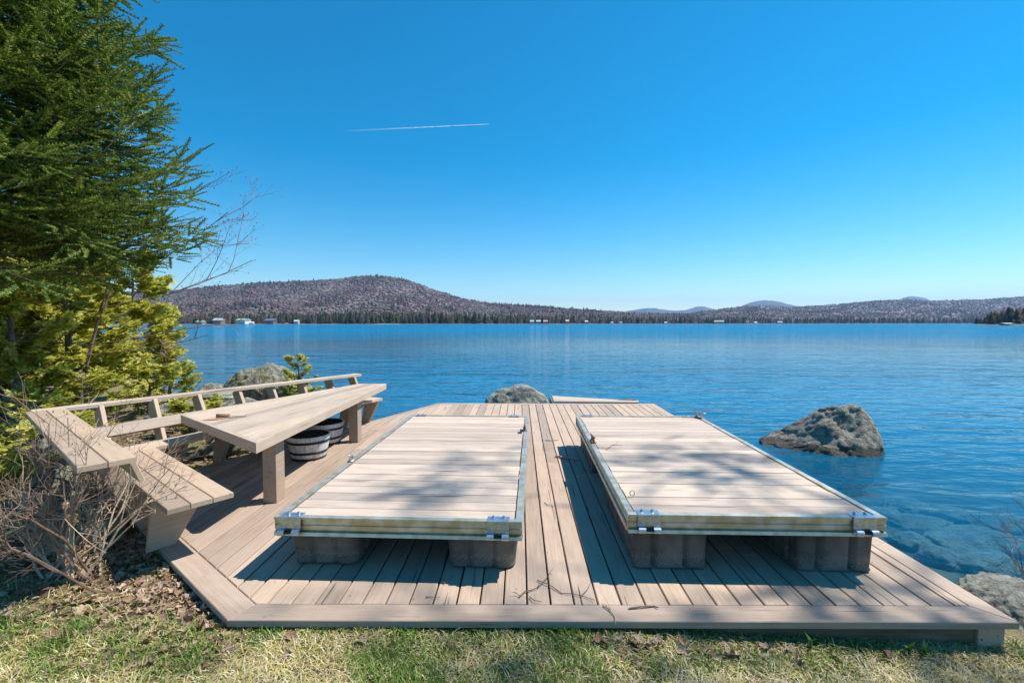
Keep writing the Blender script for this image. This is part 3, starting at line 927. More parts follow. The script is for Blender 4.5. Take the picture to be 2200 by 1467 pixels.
for k in range(60):
    xa = 0.091 + 0.1435 * (k - 34)
    g = 0.0042 + 0.0018 * random.random()
    q = [(xa + g - SLOPE * 1.0, 1.7), (xa + 0.1435 - g - SLOPE * 1.0, 1.7), (xa + 0.1435 - g + SLOPE * 8, 10.7), (xa + g + SLOPE * 8, 10.7)]
    p = clip_convex(q, INN2)
    if len(p) < 3: continue
    ys_ = [r[1] for r in p]
    if max(ys_) - min(ys_) < 0.12: continue
    joint = [3.1, 5.6, 7.4, 6.3, 4.1][k % 5] + random.uniform(-0.3, 0.3)
    dz = random.uniform(-0.002, 0.002)
    if min(ys_) + 0.5 < joint < max(ys_) - 0.5 and k % 3 != 1:
        lo = clip_poly(p, (10, joint - 0.0012), (-10, joint - 0.0012))
        lo = [r for r in lo]
        pa = clip_poly(p, (10, joint - 0.0012), (-10, joint - 0.0012))
        pb = clip_poly(p, (-10, joint + 0.0012), (10, joint + 0.0012))
        for pp in (pa, pb):
            if len(pp) >= 3: dboard('plank', pp, DECK - 0.038, DECK + dz, ang_b, M_deck)
    else:
        dboard('plank', p, DECK - 0.038, DECK + dz, ang_b, M_deck)
# rim joists, inner joists and posts below
RIM = inset(HULL, [0.05, 0.05, 0.05, 0.05, 0.05])
RIM2 = inset(HULL, [0.09, 0.09, 0.09, 0.09, 0.09])
for i in range(5):
    j = (i + 1) % 5
    poly = [RIM[i], RIM[j], RIM2[j], RIM2[i]]
    dboard('rim_joist', poly, DECK - 0.16, DECK - 0.0405, math.atan2(RIM[j][1] - RIM[i][1], RIM[j][0] - RIM[i][0]), M_under)
for yj in np.arange(3.2, 9.4, 0.8):
    p = clip_convex([(-6, yj), (6, yj), (6, yj + 0.04), (-6, yj + 0.04)], inset(HULL, [0.1] * 5))
    if len(p) > 2: dboard('joist', p, DECK - 0.18, DECK - 0.0405, 0.0, M_under)
for (x, y) in [(2.765, 2.60), (2.86, 5.5), (2.88, 9.3), (0.5, 9.4), (-1.5, 9.3), (-2.3, 7.7)]:
    dboard('post', [(x - 0.075, y - 0.045), (x + 0.075, y - 0.045), (x + 0.075, y + 0.045), (x - 0.075, y + 0.045)], min(-0.1, ground_z(x, y) - 0.15) if y < 5 else ground_z(x, y) - 0.2, DECK - 0.162 if y > 3 else DECK - 0.041, HALF, M_under if y > 3 else M_deck)

# ------------------------------------------------------------------ dock sections
def cchannel(length):
    prof = [(0.045, 0), (0, 0), (0, -0.017), (0.013, -0.021), (0.013, -0.052), (0.007, -0.057), (0.013, -0.062), (0.013, -0.088), (0.024, -0.090), (0.024, -0.100), (0.0, -0.103), (-0.006, -0.125), (0.045, -0.125)]
    n = len(prof)
    v = [(0, p[0], p[1]) for p in prof] + [(length, p[0], p[1]) for p in prof]
    f = [(i, (i + 1) % n, n + (i + 1) % n, n + i) for i in range(n)]
    f += [tuple(range(n - 1, -1, -1)), tuple(range(n, 2 * n))]
    return v, f

def float_mesh(w, l, h, rc, taper, groove, nper=112, round_bottom=0.06):
    """moulded tub: rounded rectangle loops with upright grooves"""
    levels = [(0.0, 0.80), (0.004, 0.9), (0.25, None), (0.5, None), (0.75, None), (0.93, None), (0.94, 1.03), (1.0, 1.03)]
    v, f = [], []
    # perimeter samples
    per = []
    segs = [((-w / 2 + rc, -l / 2), (w / 2 - rc, -l / 2)), ((w / 2, -l / 2 + rc), (w / 2, l / 2 - rc)), ((w / 2 - rc, l / 2), (-w / 2 + rc, l / 2)), ((-w / 2, l / 2 - rc), (-w / 2, -l / 2 + rc))]
    corners = [((w / 2 - rc, -l / 2 + rc), -HALF), ((w / 2 - rc, l / 2 - rc), 0), ((-w / 2 + rc, l / 2 - rc), HALF), ((-w / 2 + rc, -l / 2 + rc), math.pi)]
    for s in range(4):
        a, b = Vector(segs[s][0]), Vector(segs[s][1])
        L_ = (b - a).length
        ng = max(2, round(L_ / 0.23))
        m = ng * 12
        nrm = Vector(((b - a).y, -(b - a).x)).normalized()
        for i in range(m):
            t = (i + 0.5) / m
            ph = (t * ng) % 1.0
            gdep = groove if 0.40 < ph < 0.60 else (groove * 0.0)
            per.append((a + (b - a) * t, nrm, gdep))
        cc, a0 = corners[s]
        for i in range(6):
            an = a0 + HALF * (i + 0.5) / 6
            d = Vector((math.cos(an), math.sin(an)))
            per.append((Vector(cc) + d * rc, d, 0))
    n = len(per)
    zs = [(0.0, -round_bottom), (0.015, -round_bottom * 0.55), (0.05, -round_bottom * 0.2), (0.10, -taper), (0.25, -taper * 0.82), (0.26, -taper * 0.7), (0.6, -taper * 0.4), (0.9, 0.0), (0.91, 0.012), (1.0, 0.012)]
    for k, (zz, off) in enumerate(zs):
        for (p, d, g) in per:
            gg = g if 0.02 < zz < 0.905 else 0
            q = p + d * (off - gg - (taper * 0.0))
            v.append((q.x, q.y, zz * h))
    for k in range(len(zs) - 1):
        for i in range(n):
            j = (i + 1) % n
            f.append((k * n + i, k * n + j, (k + 1) * n + j, (k + 1) * n + i))
    f.append(tuple(range(n - 1, -1, -1)))
    f.append(tuple((len(zs) - 1) * n + i for i in range(n)))
    return v, f

def cleat(parent, loc, rz, mat, s=1.0):
    mb = MB()
    mb.box((0, 0, 0.006), (0.05 * s, 0.12 * s, 0.012), ch=0.004)
    for d in (-1, 1):
        mb.tube([(0, d * 0.05 * s, 0.006), (0, d * 0.03 * s, 0.045 * s), (0, d * 0.028 * s, 0.06 * s)], [0.013 * s, 0.010 * s, 0.012 * s], 8)
    mb.tube([(0, -0.10 * s, 0.07 * s), (0, -0.05 * s, 0.062 * s), (0, 0, 0.06 * s), (0, 0.05 * s, 0.062 * s), (0, 0.10 * s, 0.07 * s)], [0.006 * s, 0.011 * s, 0.013 * s, 0.011 * s, 0.006 * s], 8)
    return mb.build('cleat', mat, parent, loc, (0, 0, rz), smooth=True)

def dock(loc, rz, W_, L_, H_, label, fl, cleats, brackets):
    root = tag(empty('dock_section', loc, rz), label, 'dock')
    fh = 0.125
    # frame rails
    v, f = cchannel(W_)
    for (o, r) in [((0, 0, H_), 0), ((W_, L_, H_), math.pi)]:
        link('frame_rail', pymesh('frame_rail', v, f), M_alu, root, o, (0, 0, r))
    v2, f2 = cchannel(L_ - 0.094)
    for (o, r) in [((0, L_ - 0.047, H_ - 0.001), -HALF), ((W_, 0.047, H_ - 0.001), HALF)]:
        link('frame_rail', pymesh('frame_rail', v2, f2), M_alu, root, o, (0, 0, r))
    # planks
    pitch = 0.1445
    npl = int((L_ - 0.1) / pitch)
    pitch = (L_ - 0.1) / npl
    for k in range(npl):
        y0, y1 = 0.05 + k * pitch + 0.0034, 0.05 + (k + 1) * pitch - 0.0034
        z = H_ - 0.010 + random.uniform(-0.0022, 0.0022)
        sk = random.uniform(-0.0012, 0.0012)
        e0, e1 = random.uniform(0.001, 0.008), random.uniform(0.001, 0.008)
        board('plank', [(0.05 + e0, y0 - sk), (W_ - 0.05 - e1, y0 + sk), (W_ - 0.05 - e1, y1 + sk), (0.05 + e0, y1 - sk)], z - 0.036, z, 0.0, M_dock, root, 0.003)
    # stringers
    for x in (0.30, W_ / 2, W_ - 0.30):
        MB().box((x, L_ / 2, H_ - 0.085), (0.04, L_ - 0.1, 0.07)).build('stringer', M_under, root)
    # floats
    for (x, y) in [(0.305, 0.64), (W_ - 0.28, 0.64), (0.305, L_ - 0.64), (W_ - 0.28, L_ - 0.64)]:
        fv, ff = float_mesh(*fl)
        link('float', pymesh('float', fv, ff, True), M_float, root, (x, y, 0.002))
    # hinge brackets
    for bx_, yb, r in brackets:
        hb = MB()
        hb.box((0, 0.028, 0.003), (0.15, 0.085, 0.005), ch=0.001)
        hb.box((0, -0.007, -0.033), (0.15, 0.005, 0.075))
        hb.box((-0.05, -0.010, -0.075), (0.045, 0.005, 0.04)); hb.box((0.05, -0.010, -0.075), (0.045, 0.005, 0.04))
        h_ = hb.build('hinge_bracket', M_galv, root, (bx_, yb, H_), (0, 0, r))
        for s in (-1, 1):
            MB().tube([(s * 0.05 - 0.023, -0.026, -0.095), (s * 0.05 + 0.023, -0.026, -0.095)], 0.021, 14).build('hinge_barrel', M_galv, h_, smooth=False)
            MB().lathe([(0, 0.016), (0.008, 0.015), (0.011, 0.008), (0.011, 0.0)], 8, Matrix.Translation((s * 0.035, 0.045, 0.005))).build('bolt', M_bolt, h_)
        MB().tube([(-0.028, -0.026, -0.095), (0.028, -0.026, -0.095)], 0.009, 8).build('hinge_pin', M_band, h_)
    for (x, y, r, mt) in cleats:
        cleat(root, (x, y, H_ + 0.002), r, mt, 1.0)
    return root

WL, LL, HL = 1.695, 3.47, 0.38
d1 = dock((-1.626, 3.055, DECK), math.radians(-2.75), WL, LL, HL, 'left of two dock sections on the deck, beside the table, on rounded floats',
          (0.51, 1.14, HL - 0.128, 0.09, 0.03, 0.016, 112, 0.13),
          [(0.02, 1.28, 0.12, M_cast), (WL - 0.035, 2.62, 0.0, M_rust)],
          [(0.115, 0.0, 0), (WL - 0.16, 0.0, 0), (0.16, LL, math.pi), (WL - 0.2, LL, math.pi)])
WR, LR, HR = 1.70, 3.30, 0.415
d2 = dock((0.784, 3.012, DECK), math.radians(-1.82), WR, LR, HR, 'right of two dock sections on the deck, beside the open water, on square floats',
          (0.51, 1.14, HR - 0.128, 0.035, 0.012, 0.036, 112, 0.02),
          [(0.03, 1.86, 0.1, M_rust), (WR - 0.03, LR - 0.1, 0.5, M_cast)],
          [(0.135, 0.0, 0), (WR - 0.15, 0.0, 0), (0.16, LR, math.pi), (WR - 0.16, LR, math.pi)])
# small fittings on the docks
ring = MB()
pts = [(0.10 + 0.0, 0.33, HR + 0.005)] + [(0.10 + 0.018 * math.sin(a), 0.33, HR + 0.022 - 0.02 * math.cos(a)) for a in np.linspace(0.3, 5.9, 10)]
ring.tube(pts, 0.003, 6)
ring.build('eye_ring', M_rust, d2, smooth=True)
MB().box((WL - 0.09, 2.50, HL - 0.007), (0.05, 0.09, 0.004)).build('badge', simple('dark_blue_badge', (0.02, 0.025, 0.07), 0.4), d1)

# ------------------------------------------------------------------ bench with shelf and long back
bn = tag(empty('built_in_bench', (-3.0, 4.5, DECK)), 'long angled built in bench with open rail back along the left deck edge', 'bench')
BO = Vector((-3.0, 4.5, DECK))
def bb(name, poly, z0, z1, ang, mat):
    o = board(name, poly, z0, z1, ang, mat, bn)
    o.location -= BO
    return o
def q3(name, a, b, c, d, t, mat):
    o = quad_board(name, a, b, c, d, t, mat, None)
    M = o.matrix_world.copy()
    o.parent = bn
    o.matrix_local = Matrix.Translation(-BO) @ M
    return o
ZS, ZR_ = 0.93, 1.33
P0 = Vector((FL[0], FL[1]))
def sn(s, n): return tuple(P0 + UD * s + NO * n)
# long seat front edge
A_ = at(342, 958, ZS).xy
B_e = at(822, 855, ZS).xy
U2 = (B_e - A_).normalized()
NI = Vector((U2.y, -U2.x))                        # towards the deck
angU, angD = math.atan2(U2.y, U2.x), math.atan2(-UD.y, -UD.x)
far_end = (B_e - A_).dot(U2)
near_end_s = (at(502, 1057, ZS).xy - P0).dot(UD)
nin = (at(502, 1057, ZS).xy - P0).dot(NO)
# near seat: three planks, cut off at the long seat's front edge
for k in range(3):
    n0 = nin + k * 0.139
    q = [sn(near_end_s, n0 + 0.133), sn(near_end_s, n0), sn(4.2, n0), sn(4.2, n0 + 0.133)]
    a = A_ + NI * 0.004
    p = clip_poly(q, tuple(a + U2), tuple(a))
    p2 = clip_poly(q, tuple(a), tuple(a + U2))
    p = p if min((Vector(r) - Vector(sn(near_end_s, n0))).length for r in p) < 0.3 else p2
    bb('seat_plank', p, ZS - 0.038, ZS, angD, M_bench)
# long seat: two planks
for k in range(2):
    o0 = -k * 0.142
    s0 = -0.42 - 0.10 * k
    p = [tuple(A_ + U2 * s0 + NI * o0), tuple(A_ + U2 * far_end + NI * o0), tuple(A_ + U2 * far_end + NI * (o0 - 0.137)), tuple(A_ + U2 * (s0 - 0.1) + NI * (o0 - 0.137))]
    bb('seat_plank', p, ZS - 0.038, ZS + 0.001, angU, M_bare)
# rail and shelf
R0, R1 = at(65, 880, ZR_).xy, at(765, 802, ZR_).xy
UR = (R1 - R0).normalized()
NR = Vector((UR.y, -UR.x))
bb('back_rail', [tuple(R0), tuple(R1), tuple(R1 + NR * 0.14), tuple(R0 + NR * 0.14 - UR * 0.02)], ZR_ - 0.038, ZR_, math.atan2(UR.y, UR.x), M_bare)
S_n = (at(165, 1003, ZR_).xy - P0)
sh_s, sh_n = S_n.dot(UD), S_n.dot(NO)
for k in range(2):
    n1 = sh_n - k * 0.146
    q = [sn(sh_s, n1), sn(sh_s, n1 - 0.14), sn(5.5, n1 - 0.14), sn(5.5, n1)]
    a = R0 + NR * 0.144
    p = clip_poly(q, tuple(a + UR), tuple(a))
    bb('shelf_plank', p, ZR_ - 0.038, ZR_ - 0.001, angD, M_bench)
# shelf supports and the apron below its edge
for s in (sh_s + 0.9, sh_s + 1.7, sh_s + 2.5):
    a0, a1 = Vector(sn(s, -0.14)), Vector(sn(s, 0.0))
    b0, b1 = Vector(sn(s, sh_n - 0.27)), Vector(sn(s, sh_n - 0.12))
    q3('shelf_support', (a0.x, a0.y, DECK + 0.004), (b0.x, b0.y, ZR_ - 0.04), (b1.x, b1.y, ZR_ - 0.04), (a1.x, a1.y, DECK + 0.004), 0.04, M_bench)
a0, a1 = Vector(sn(sh_s + 0.1, sh_n - 0.30)), Vector(sn(sh_s + 2.3, sh_n - 0.30))
q3('back_board', (a0.x, a0.y, ZR_ - 0.05), (a1.x, a1.y, ZR_ - 0.05), (a1.x - NO.x * 0.05, a1.y - NO.y * 0.05, ZR_ - 0.20), (a0.x - NO.x * 0.05, a0.y - NO.y * 0.05, ZR_ - 0.20), 0.03, M_bench)
st = Vector(sn(sh_s + 0.06, sh_n - 0.262))
MB().box((0, 0, 0), (0.03, 0.004, 0.13)).build('strap', M_galv, bn, Vector((st.x, st.y, ZR_ - 0.10)) - BO, (0, 0, angD))
# posts and legs of the long bench
posts = [(207, 878), (323, 863), (417, 849), (504, 838), (576, 829), (642, 821), (701, 813), (752, 806)]
mids = []
for i, (px, py) in enumerate(posts):
    t_ = at(px, py, ZR_ - 0.04)
    s = (t_.xy - A_).dot(U2)
    off = (t_.xy - A_).dot(NI)
    w = 0.075
    top_c = Vector((t_.x, t_.y, ZR_ - 0.04))
    bxy = A_ + U2 * (s - 0.08) + NI * (-0.36)
    bot_c = Vector((bxy.x, bxy.y, ZS - 0.16))
    d = (top_c - bot_c).normalized()
    side = U2.to_3d().cross(d).normalized()       # across the plank, in its plane
    if side.xy.dot(NI) < 0: side = -side
    q3('post', bot_c - side * w, top_c - side * w, top_c + side * w, bot_c + side * w, 0.04, M_bench)
    mids.append((bot_c, top_c, side))
    sl = s - 0.02
    tf = A_ + U2 * sl + NI * (-0.03); tb = A_ + U2 * sl + NI * (-0.33)
    bf = A_ + U2 * sl + NI * (-0.27); bbk = A_ + U2 * sl + NI * (-0.42)
    if sl < far_end and sl > -0.3:
        q3('leg', (tf.x, tf.y, ZS - 0.039), (tb.x, tb.y, ZS - 0.039), (bbk.x, bbk.y, DECK - 0.03), (bf.x, bf.y, DECK - 0.03), 0.04, M_bench)
# back slat, fixed to the front of the posts
(b0, t0, s0), (b1, t1, s1) = mids[0], mids[-1]
def onpost(m, fr, lift=0.055):
    p = m[0].lerp(m[1], fr)
    return p + Vector((NI.x, NI.y, 0.55)).normalized() * (lift + 0.04)
half = len(mids) // 2
ext = (onpost(mids[0], 0.45) - onpost(mids[1], 0.45)).normalized() * 0.35
for (i, j) in ((0, 4), (4, 7)):
    m0, m1 = mids[i], mids[j]
    a, b, c, d = onpost(m0, 0.62), onpost(m1, 0.62), onpost(m1, 0.42), onpost(m0, 0.42)
    sh = (b - a).normalized() * 0.004
    if i == 0: a += ext; d += ext
    a += sh; d += sh
    q3('back_slat', a, b, c, d, 0.036, M_bare)
# legs of the near seat
for s in (near_end_s + 0.42, near_end_s + 1.3):
    tf, tb = Vector(sn(s, nin + 0.02)), Vector(sn(s, nin + 0.40))
    bf, bk = Vector(sn(s, nin + 0.26)), Vector(sn(s, nin + 0.44))
    q3('leg', (tf.x, tf.y, ZS - 0.039), (tb.x, tb.y, ZS - 0.039), (bk.x, bk.y, DECK + 0.002), (bf.x, bf.y, DECK + 0.002), 0.04, M_bench)

# ------------------------------------------------------------------ table
ZT = 1.20
TA, TB_, TC, TD = at(388, 891, ZT).xy, at(550, 952, ZT).xy, at(830, 824, ZT).xy, at(772, 824, ZT).xy
tc_ = (TA + TB_ + TC + TD) / 4
tb = tag(empty('wedge_table', (tc_.x, tc_.y, DECK)), 'long wedge shaped tan wooden table on two square posts in front of the bench', 'table')
TO = Vector((tc_.x, tc_.y, DECK))
def tbd(name, poly, z0, z1, ang, mat, ch=0.004):
    o = board(name, poly, z0, z1, ang, mat, tb, ch)
    o.location -= TO
    return o
thull = [tuple(p) for p in (TB_, TC, TD, TA)]
area = sum(thull[i][0] * thull[(i + 1) % 4][1] - thull[(i + 1) % 4][0] * thull[i][1] for i in range(4))
if area < 0: thull = thull[::-1]
iB = min(range(4), key=lambda i: (Vector(thull[i]) - TB_).length)
# edge boards all round, set on edge
TI = inset(thull, [0.04] * 4)
TI2 = inset(thull, [0.0405] * 4)
for i in range(4):
    j = (i + 1) % 4
    tbd('apron', [thull[i], thull[j], TI[j], TI[i]], ZT - 0.088, ZT, math.atan2(thull[j][1] - thull[i][1], thull[j][0] - thull[i][0]), M_bare)
ta = math.radians(90 - 12)
td = Vector((math.cos(ta), math.sin(ta)))
tn = Vector((td.y, -td.x))
for k in range(-10, 11):
    c0 = TO.xy + tn * (k * 0.141)
    q = [tuple(c0 - td * 4), tuple(c0 + tn * 0.1385 - td * 4), tuple(c0 + tn * 0.1385 + td * 4), tuple(c0 + td * 4)]
    p = clip_convex(q, TI2)
    if len(p) >= 3 and max((Vector(a) - Vector(b)).length for a in p for b in p) > 0.12:
        tbd('top_plank', p, ZT - 0.042, ZT - 0.0015 + random.uniform(-0.001, 0.0005), ta, M_bare, 0.002)
for (px, py) in [(566, 1081), (750, 951)]:
    p = at(px, py, DECK)
    x, y = p.x, p.y
    tbd('leg', [(x, y), (x + 0.125, y), (x + 0.13, y + 0.15), (x + 0.005, y + 0.15)], DECK + 0.004, ZT - 0.089, HALF, M_bench, 0.004)

# rolled scrap lying on the table
sc = tag(empty('bark_roll', at(486, 897, ZT + 0.002)), 'small brown rolled strip lying on the near end of the table', 'scrap')
MB().tube([(-0.09, -0.01, 0.022), (-0.03, 0.0, 0.022), (0.03, 0.008, 0.02)], [0.024, 0.022, 0.018], 10).build('roll', simple('brown_paper', (0.28, 0.18, 0.10), 0.8, 0, 20, (0.2, 0.12, 0.06)), sc, rot=(0, 0, 0.15), smooth=True)
MB().add(*prism([(0.03, -0.02), (0.19, 0.03), (0.16, 0.045), (0.03, 0.03)], 0.012, 0.018)).build('tip', simple('pale_strip', (0.42, 0.33, 0.22), 0.7), sc, rot=(0, 0.05, 0.15))
MB().add(*prism([(-0.16, -0.14), (-0.02, -0.10), (0.04, -0.01), (-0.08, -0.02)], 0.0015, 0.004)).build('flat_patch', simple('orange_brown_patch', (0.45, 0.24, 0.15), 0.8), sc)  # thin flat orange-brown piece beside the roll

# ------------------------------------------------------------------ barrel planters
def planter(loc, rz, label):
    root = tag(empty('barrel_planter', loc, rz), label, 'planter', 'half barrel planters under the table')
    def r_at(z): return 0.198 + 0.062 * (z / 0.29) ** 0.8
    zs = np.linspace(0.0, 0.29, 10)
    prof = [(r_at(z), z) for z in zs] + [(r_at(0.29) - 0.004, 0.297), (r_at(0.29) - 0.016, 0.295), (r_at(0.29) - 0.022, 0.24), (0.0, 0.238)]
    MB().lathe([(0.0, 0.004)] + prof[:], 48).build('tub', M_barrel, root, smooth=True)
    for (a, b) in ((0.0, 0.028), (0.075, 0.108), (0.205, 0.238)):
        MB().lathe([(r_at(a) + 0.0005, a), (r_at(a) + 0.006, a + 0.003), (r_at(b) + 0.006, b - 0.003), (r_at(b) + 0.0005, b)], 48).build('band', M_band, root, smooth=True)
    # soil with lumps
    v, f = [(0, 0, 0.262)], []
    nr, na = 7, 36
    for i in range(1, nr + 1):
        for k in range(na):
            a = 2 * math.pi * k / na
            r = (r_at(0.265) - 0.018) * i / nr
            v.append((r * math.cos(a), r * math.sin(a), 0.258 + random.uniform(-0.012, 0.014)))
    for k in range(na):
        f.append((0, 1 + k, 1 + (k + 1) % na))
        for i in range(nr - 1):
            b = 1 + i * na
            f.append((b + k, b + na + k, b + na + (k + 1) % na, b + (k + 1) % na))
    MB().add(v, f).build('soil', M_soil, root)
    # dark inner lining
    MB().lathe([(r_at(0.29) - 0.0225, 0.293), (r_at(0.265) - 0.0235, 0.25)], 48).build('lining', M_band, root, smooth=True)
    return root
p = at(664, 981, DECK + 0.003)
planter((p.x, p.y, p.z), 0.3, 'nearer half barrel planter of dark soil, whitewashed with black bands, beside the table post')
p = at(699, 950, DECK + 0.003)
planter((p.x, p.y, p.z), 1.3, 'farther half barrel planter of dark soil, partly hidden behind the nearer one')

# ------------------------------------------------------------------ ramp beyond the far edge
ra = [aty(1186, 850, 10.6), aty(1372, 861, 10.1), aty(1372, 863.5, 9.8), aty(1190, 862.5, 9.75)]
rp = tag(empty('boarding_ramp', (ra[3].x, ra[3].y, 0.2)), 'tilted wooden ramp end sticking up beyond the far edge of the deck', 'ramp')
for k in range(3):
    a, b = ra[0].lerp(ra[3], k / 3 + 0.01), ra[1].lerp(ra[2], k / 3 + 0.01)
    c, d = ra[1].lerp(ra[2], (k + 1) / 3 - 0.01), ra[0].lerp(ra[3], (k + 1) / 3 - 0.01)
    o = quad_board('plank', a, b, c, d, 0.035, M_bare, None, 0.002)
    M = o.matrix_world.copy(); o.parent = rp; o.matrix_local = Matrix.Translation(-Vector(rp.location)) @ M
e0, e1 = ra[0] - Vector((0.03, 0, 0.0)), ra[3] - Vector((0.03, 0, 0.0))
o = quad_board('end_board', e0, e1, e1 - Vector((0, 0, 0.12)), e0 - Vector((0, 0, 0.15)), 0.03, M_under, None)
M = o.matrix_world.copy(); o.parent = rp; o.matrix_local = Matrix.Translation(-Vector(rp.location)) @ M
bpt = aty(1345, 860.5, 10.15)
MB().tube([(-0.28, 0, -0.01), (0.0, 0.0, 0.01), (0.2, 0.02, 0.015)], [0.02, 0.03, 0.02], 6).build('pole', M_under, rp, Vector(bpt) - Vector(rp.location))

# ------------------------------------------------------------------ rocks
import bmesh
_ico = {}
def ico(sub):
    if sub not in _ico:
        bm = bmesh.new()
        bmesh.ops.create_icosphere(bm, subdivisions=sub, radius=1.0)
        _ico[sub] = (np.array([v.co[:] for v in bm.verts]), [tuple(v.index for v in f.verts) for f in bm.faces])
        bm.free()
    return _ico[sub]
def rock(name, loc, half, seed, mat, label=None, profile=None, sub=4, rz=0.0, rough=1.0, cuts=5, group=None, tilt=(0, 0)):
    v, f = ico(sub)
    r = np.random.default_rng(seed)
    V = v.copy()
    for _ in range(cuts):                          # split faces of a boulder
        nrm = r.normal(size=3); nrm /= np.linalg.norm(nrm)
        dd = r.uniform(0.62, 0.9)
        over = np.maximum(0, V @ nrm - dd)
        V -= over[:, None] * nrm * 0.85
    out = []
    o = seed * 3.17
    for p in V:
        q = Vector(p)
        n1 = noise.noise(q * 1.4 + Vector((o, 0, 0)))
        n2 = noise.noise(q * 3.6 + Vector((0, o, 0)))
        n3 = noise.noise(q * 9.0 + Vector((0, 0, o)))
        n4 = noise.noise(q * 20.0 + Vector((o, o, 0)))
        n5 = noise.noise(q * 5.5 + Vector((o, 0, o)))
        k = 1 + rough * (0.16 * n1 + 0.085 * n2 + 0.04 * n3 - 0.03 * abs(n2) + 0.022 * n4 - 0.05 * max(0, 0.18 - abs(n5)) / 0.18)
        out.append(np.array(p) * k)
    V = np.array(out)
    if profile is not None:
        s = np.interp(np.clip(V[:, 0], -1, 1), [a for a, _ in profile], [b for _, b in profile])
        base = np.sqrt(np.clip(1 - v[:, 0] ** 2, 0.04, 1))
        up = V[:, 2] > 0
        V[:, 2] = np.where(up, V[:, 2] / base * s, V[:, 2])
    V = V * np.array(half)
    me = npmesh(name, V, np.array(f), smooth=True)
    ob = link(name, me, mat, None, loc, (tilt[0], tilt[1], rz))
    if label: tag(ob, label, 'rock', group)
    return ob
# boulder in the water on the right: tapers to the left
rock('boulder', (5.46, 8.05, -0.10), (1.0, 0.62, 0.92), 11, M_rockdark, 'dark peaked boulder rising from the water right of the docks',
     [(-1, 0.12), (-0.8, 0.24), (-0.55, 0.40), (-0.3, 0.62), (0.0, 0.88), (0.2, 0.98), (0.4, 1.0), (0.6, 0.97), (0.78, 0.74), (0.9, 0.48), (1, 0.15)], sub=6, rz=-0.28, rough=0.6, cuts=4)
bp_ = aty(1112, 862, 10.9)
rock('boulder', (bp_.x, 10.95, 0.02), (0.84, 0.6, 0.68), 23, M_rock, 'pale domed boulder just beyond the far edge of the deck', sub=5, rough=0.8)
bq = aty(560, 852, 13.2)
rock('boulder', (-7.0, 13.3, 0.05), (1.30, 0.95, 1.02), 31, M_rockmoss, 'big grey green boulder at the shore behind the bench', [(-1, 0.3), (-0.85, 0.62), (-0.6, 0.86), (-0.3, 0.97), (0.2, 0.96), (0.5, 0.88), (0.75, 0.66), (0.9, 0.45), (1, 0.25)], sub=6, rz=0.05, rough=0.8, cuts=4)
rock('boulder', (-8.55, 13.0, 0.05), (0.55, 0.5, 0.42), 33, M_rockmoss, 'dark mossy rock at the left foot of the big shore boulder', sub=5)
rock('boulder', (3.50, 2.98, 0.08), (0.50, 0.46, 0.34), 41, M_rock, 'lichen speckled rock beside the right front corner of the deck', sub=6, rz=0.4, rough=0.9, cuts=3)
rock('stone', (2.98, 3.42, 0.10), (0.09, 0.07, 0.07), 43, M_rock, 'small pale stone against the right edge of the deck', sub=4)
# bank of rocks left of and below the bench
bank = [  # px, py, z, half sizes, rz, mat, label
    (468, 868, 0.1, (0.55, 0.45, 0.13), 0.2, M_rock, 'flat pale rock seen under the bench rail near the water'),
    (372, 912, 0.3, (0.36, 0.3, 0.20), 0.5, M_rock, 'pale round rock behind the back slat of the bench'),
    (405, 925, 0.25, (0.36, 0.3, 0.25), 0.9, M_rock, 'pale flat rock under the middle of the back slat'),
    (395, 985, 0.30, (0.45, 0.28, 0.14), 0.3, M_rockmoss, 'dark slab lying under the long bench seat'),
    (470, 985, 0.25, (0.40, 0.3, 0.2), 1.1, M_rockmoss, 'brown rock below the long seat beside the wedge table'),
    (120, 985, 0.40, (0.45, 0.25, 0.20), 0.2, M_rock, 'long pale rock left of the shelf, upper of the left bank rocks'),
    (60, 1075, 0.42, (0.38, 0.28, 0.17), 0.1, M_rockmoss, 'broad mossy slab at the left edge of the photo'),
    (150, 1025, 0.36, (0.30, 0.25, 0.16), 0.6, M_rockmoss, 'mossy rock beside the foot of the shelf'),
    (118, 1190, 0.36, (0.11, 0.09, 0.26), 0.3, M_rock, 'upright pale stone post among the bare twigs'),
    (215, 1170, 0.30, (0.16, 0.12, 0.16), 0.9, M_rock, 'pale block of stone between the twigs and the deck border'),
    (20, 1190, 0.30, (0.25, 0.2, 0.2), 0.4, M_rockmoss, 'dark rock behind the twigs at the left edge'),
    (60, 960, 0.35, (0.5, 0.35, 0.25), 1.4, M_rockmoss, 'mossy rock under the cedars at the left edge'),
    (600, 905, 0.05, (0.5, 0.4, 0.25), 0.4, M_rockmoss, 'dark rock at the waterline behind the planters'),
    (520, 905, 0.12, (0.5, 0.4, 0.28), 0.9, M_rock, 'grey rock behind the wedge table at the waterline'),
]
for i, (px, py, z, hf, rz, mt, lb) in enumerate(bank):
    p = at(px, py, z + 0.12)
    z = max(-0.05, ground_z(p.x, p.y)) + hf[2] * 0.45
    hf = (hf[0] * 1.1, hf[1] * 1.1, hf[2] * 1.15)
    rock('shore_rock', (p.x, p.y, z), hf, 60 + i, mt, lb, sub=5, rz=rz, cuts=7, group='rocks along the left bank')
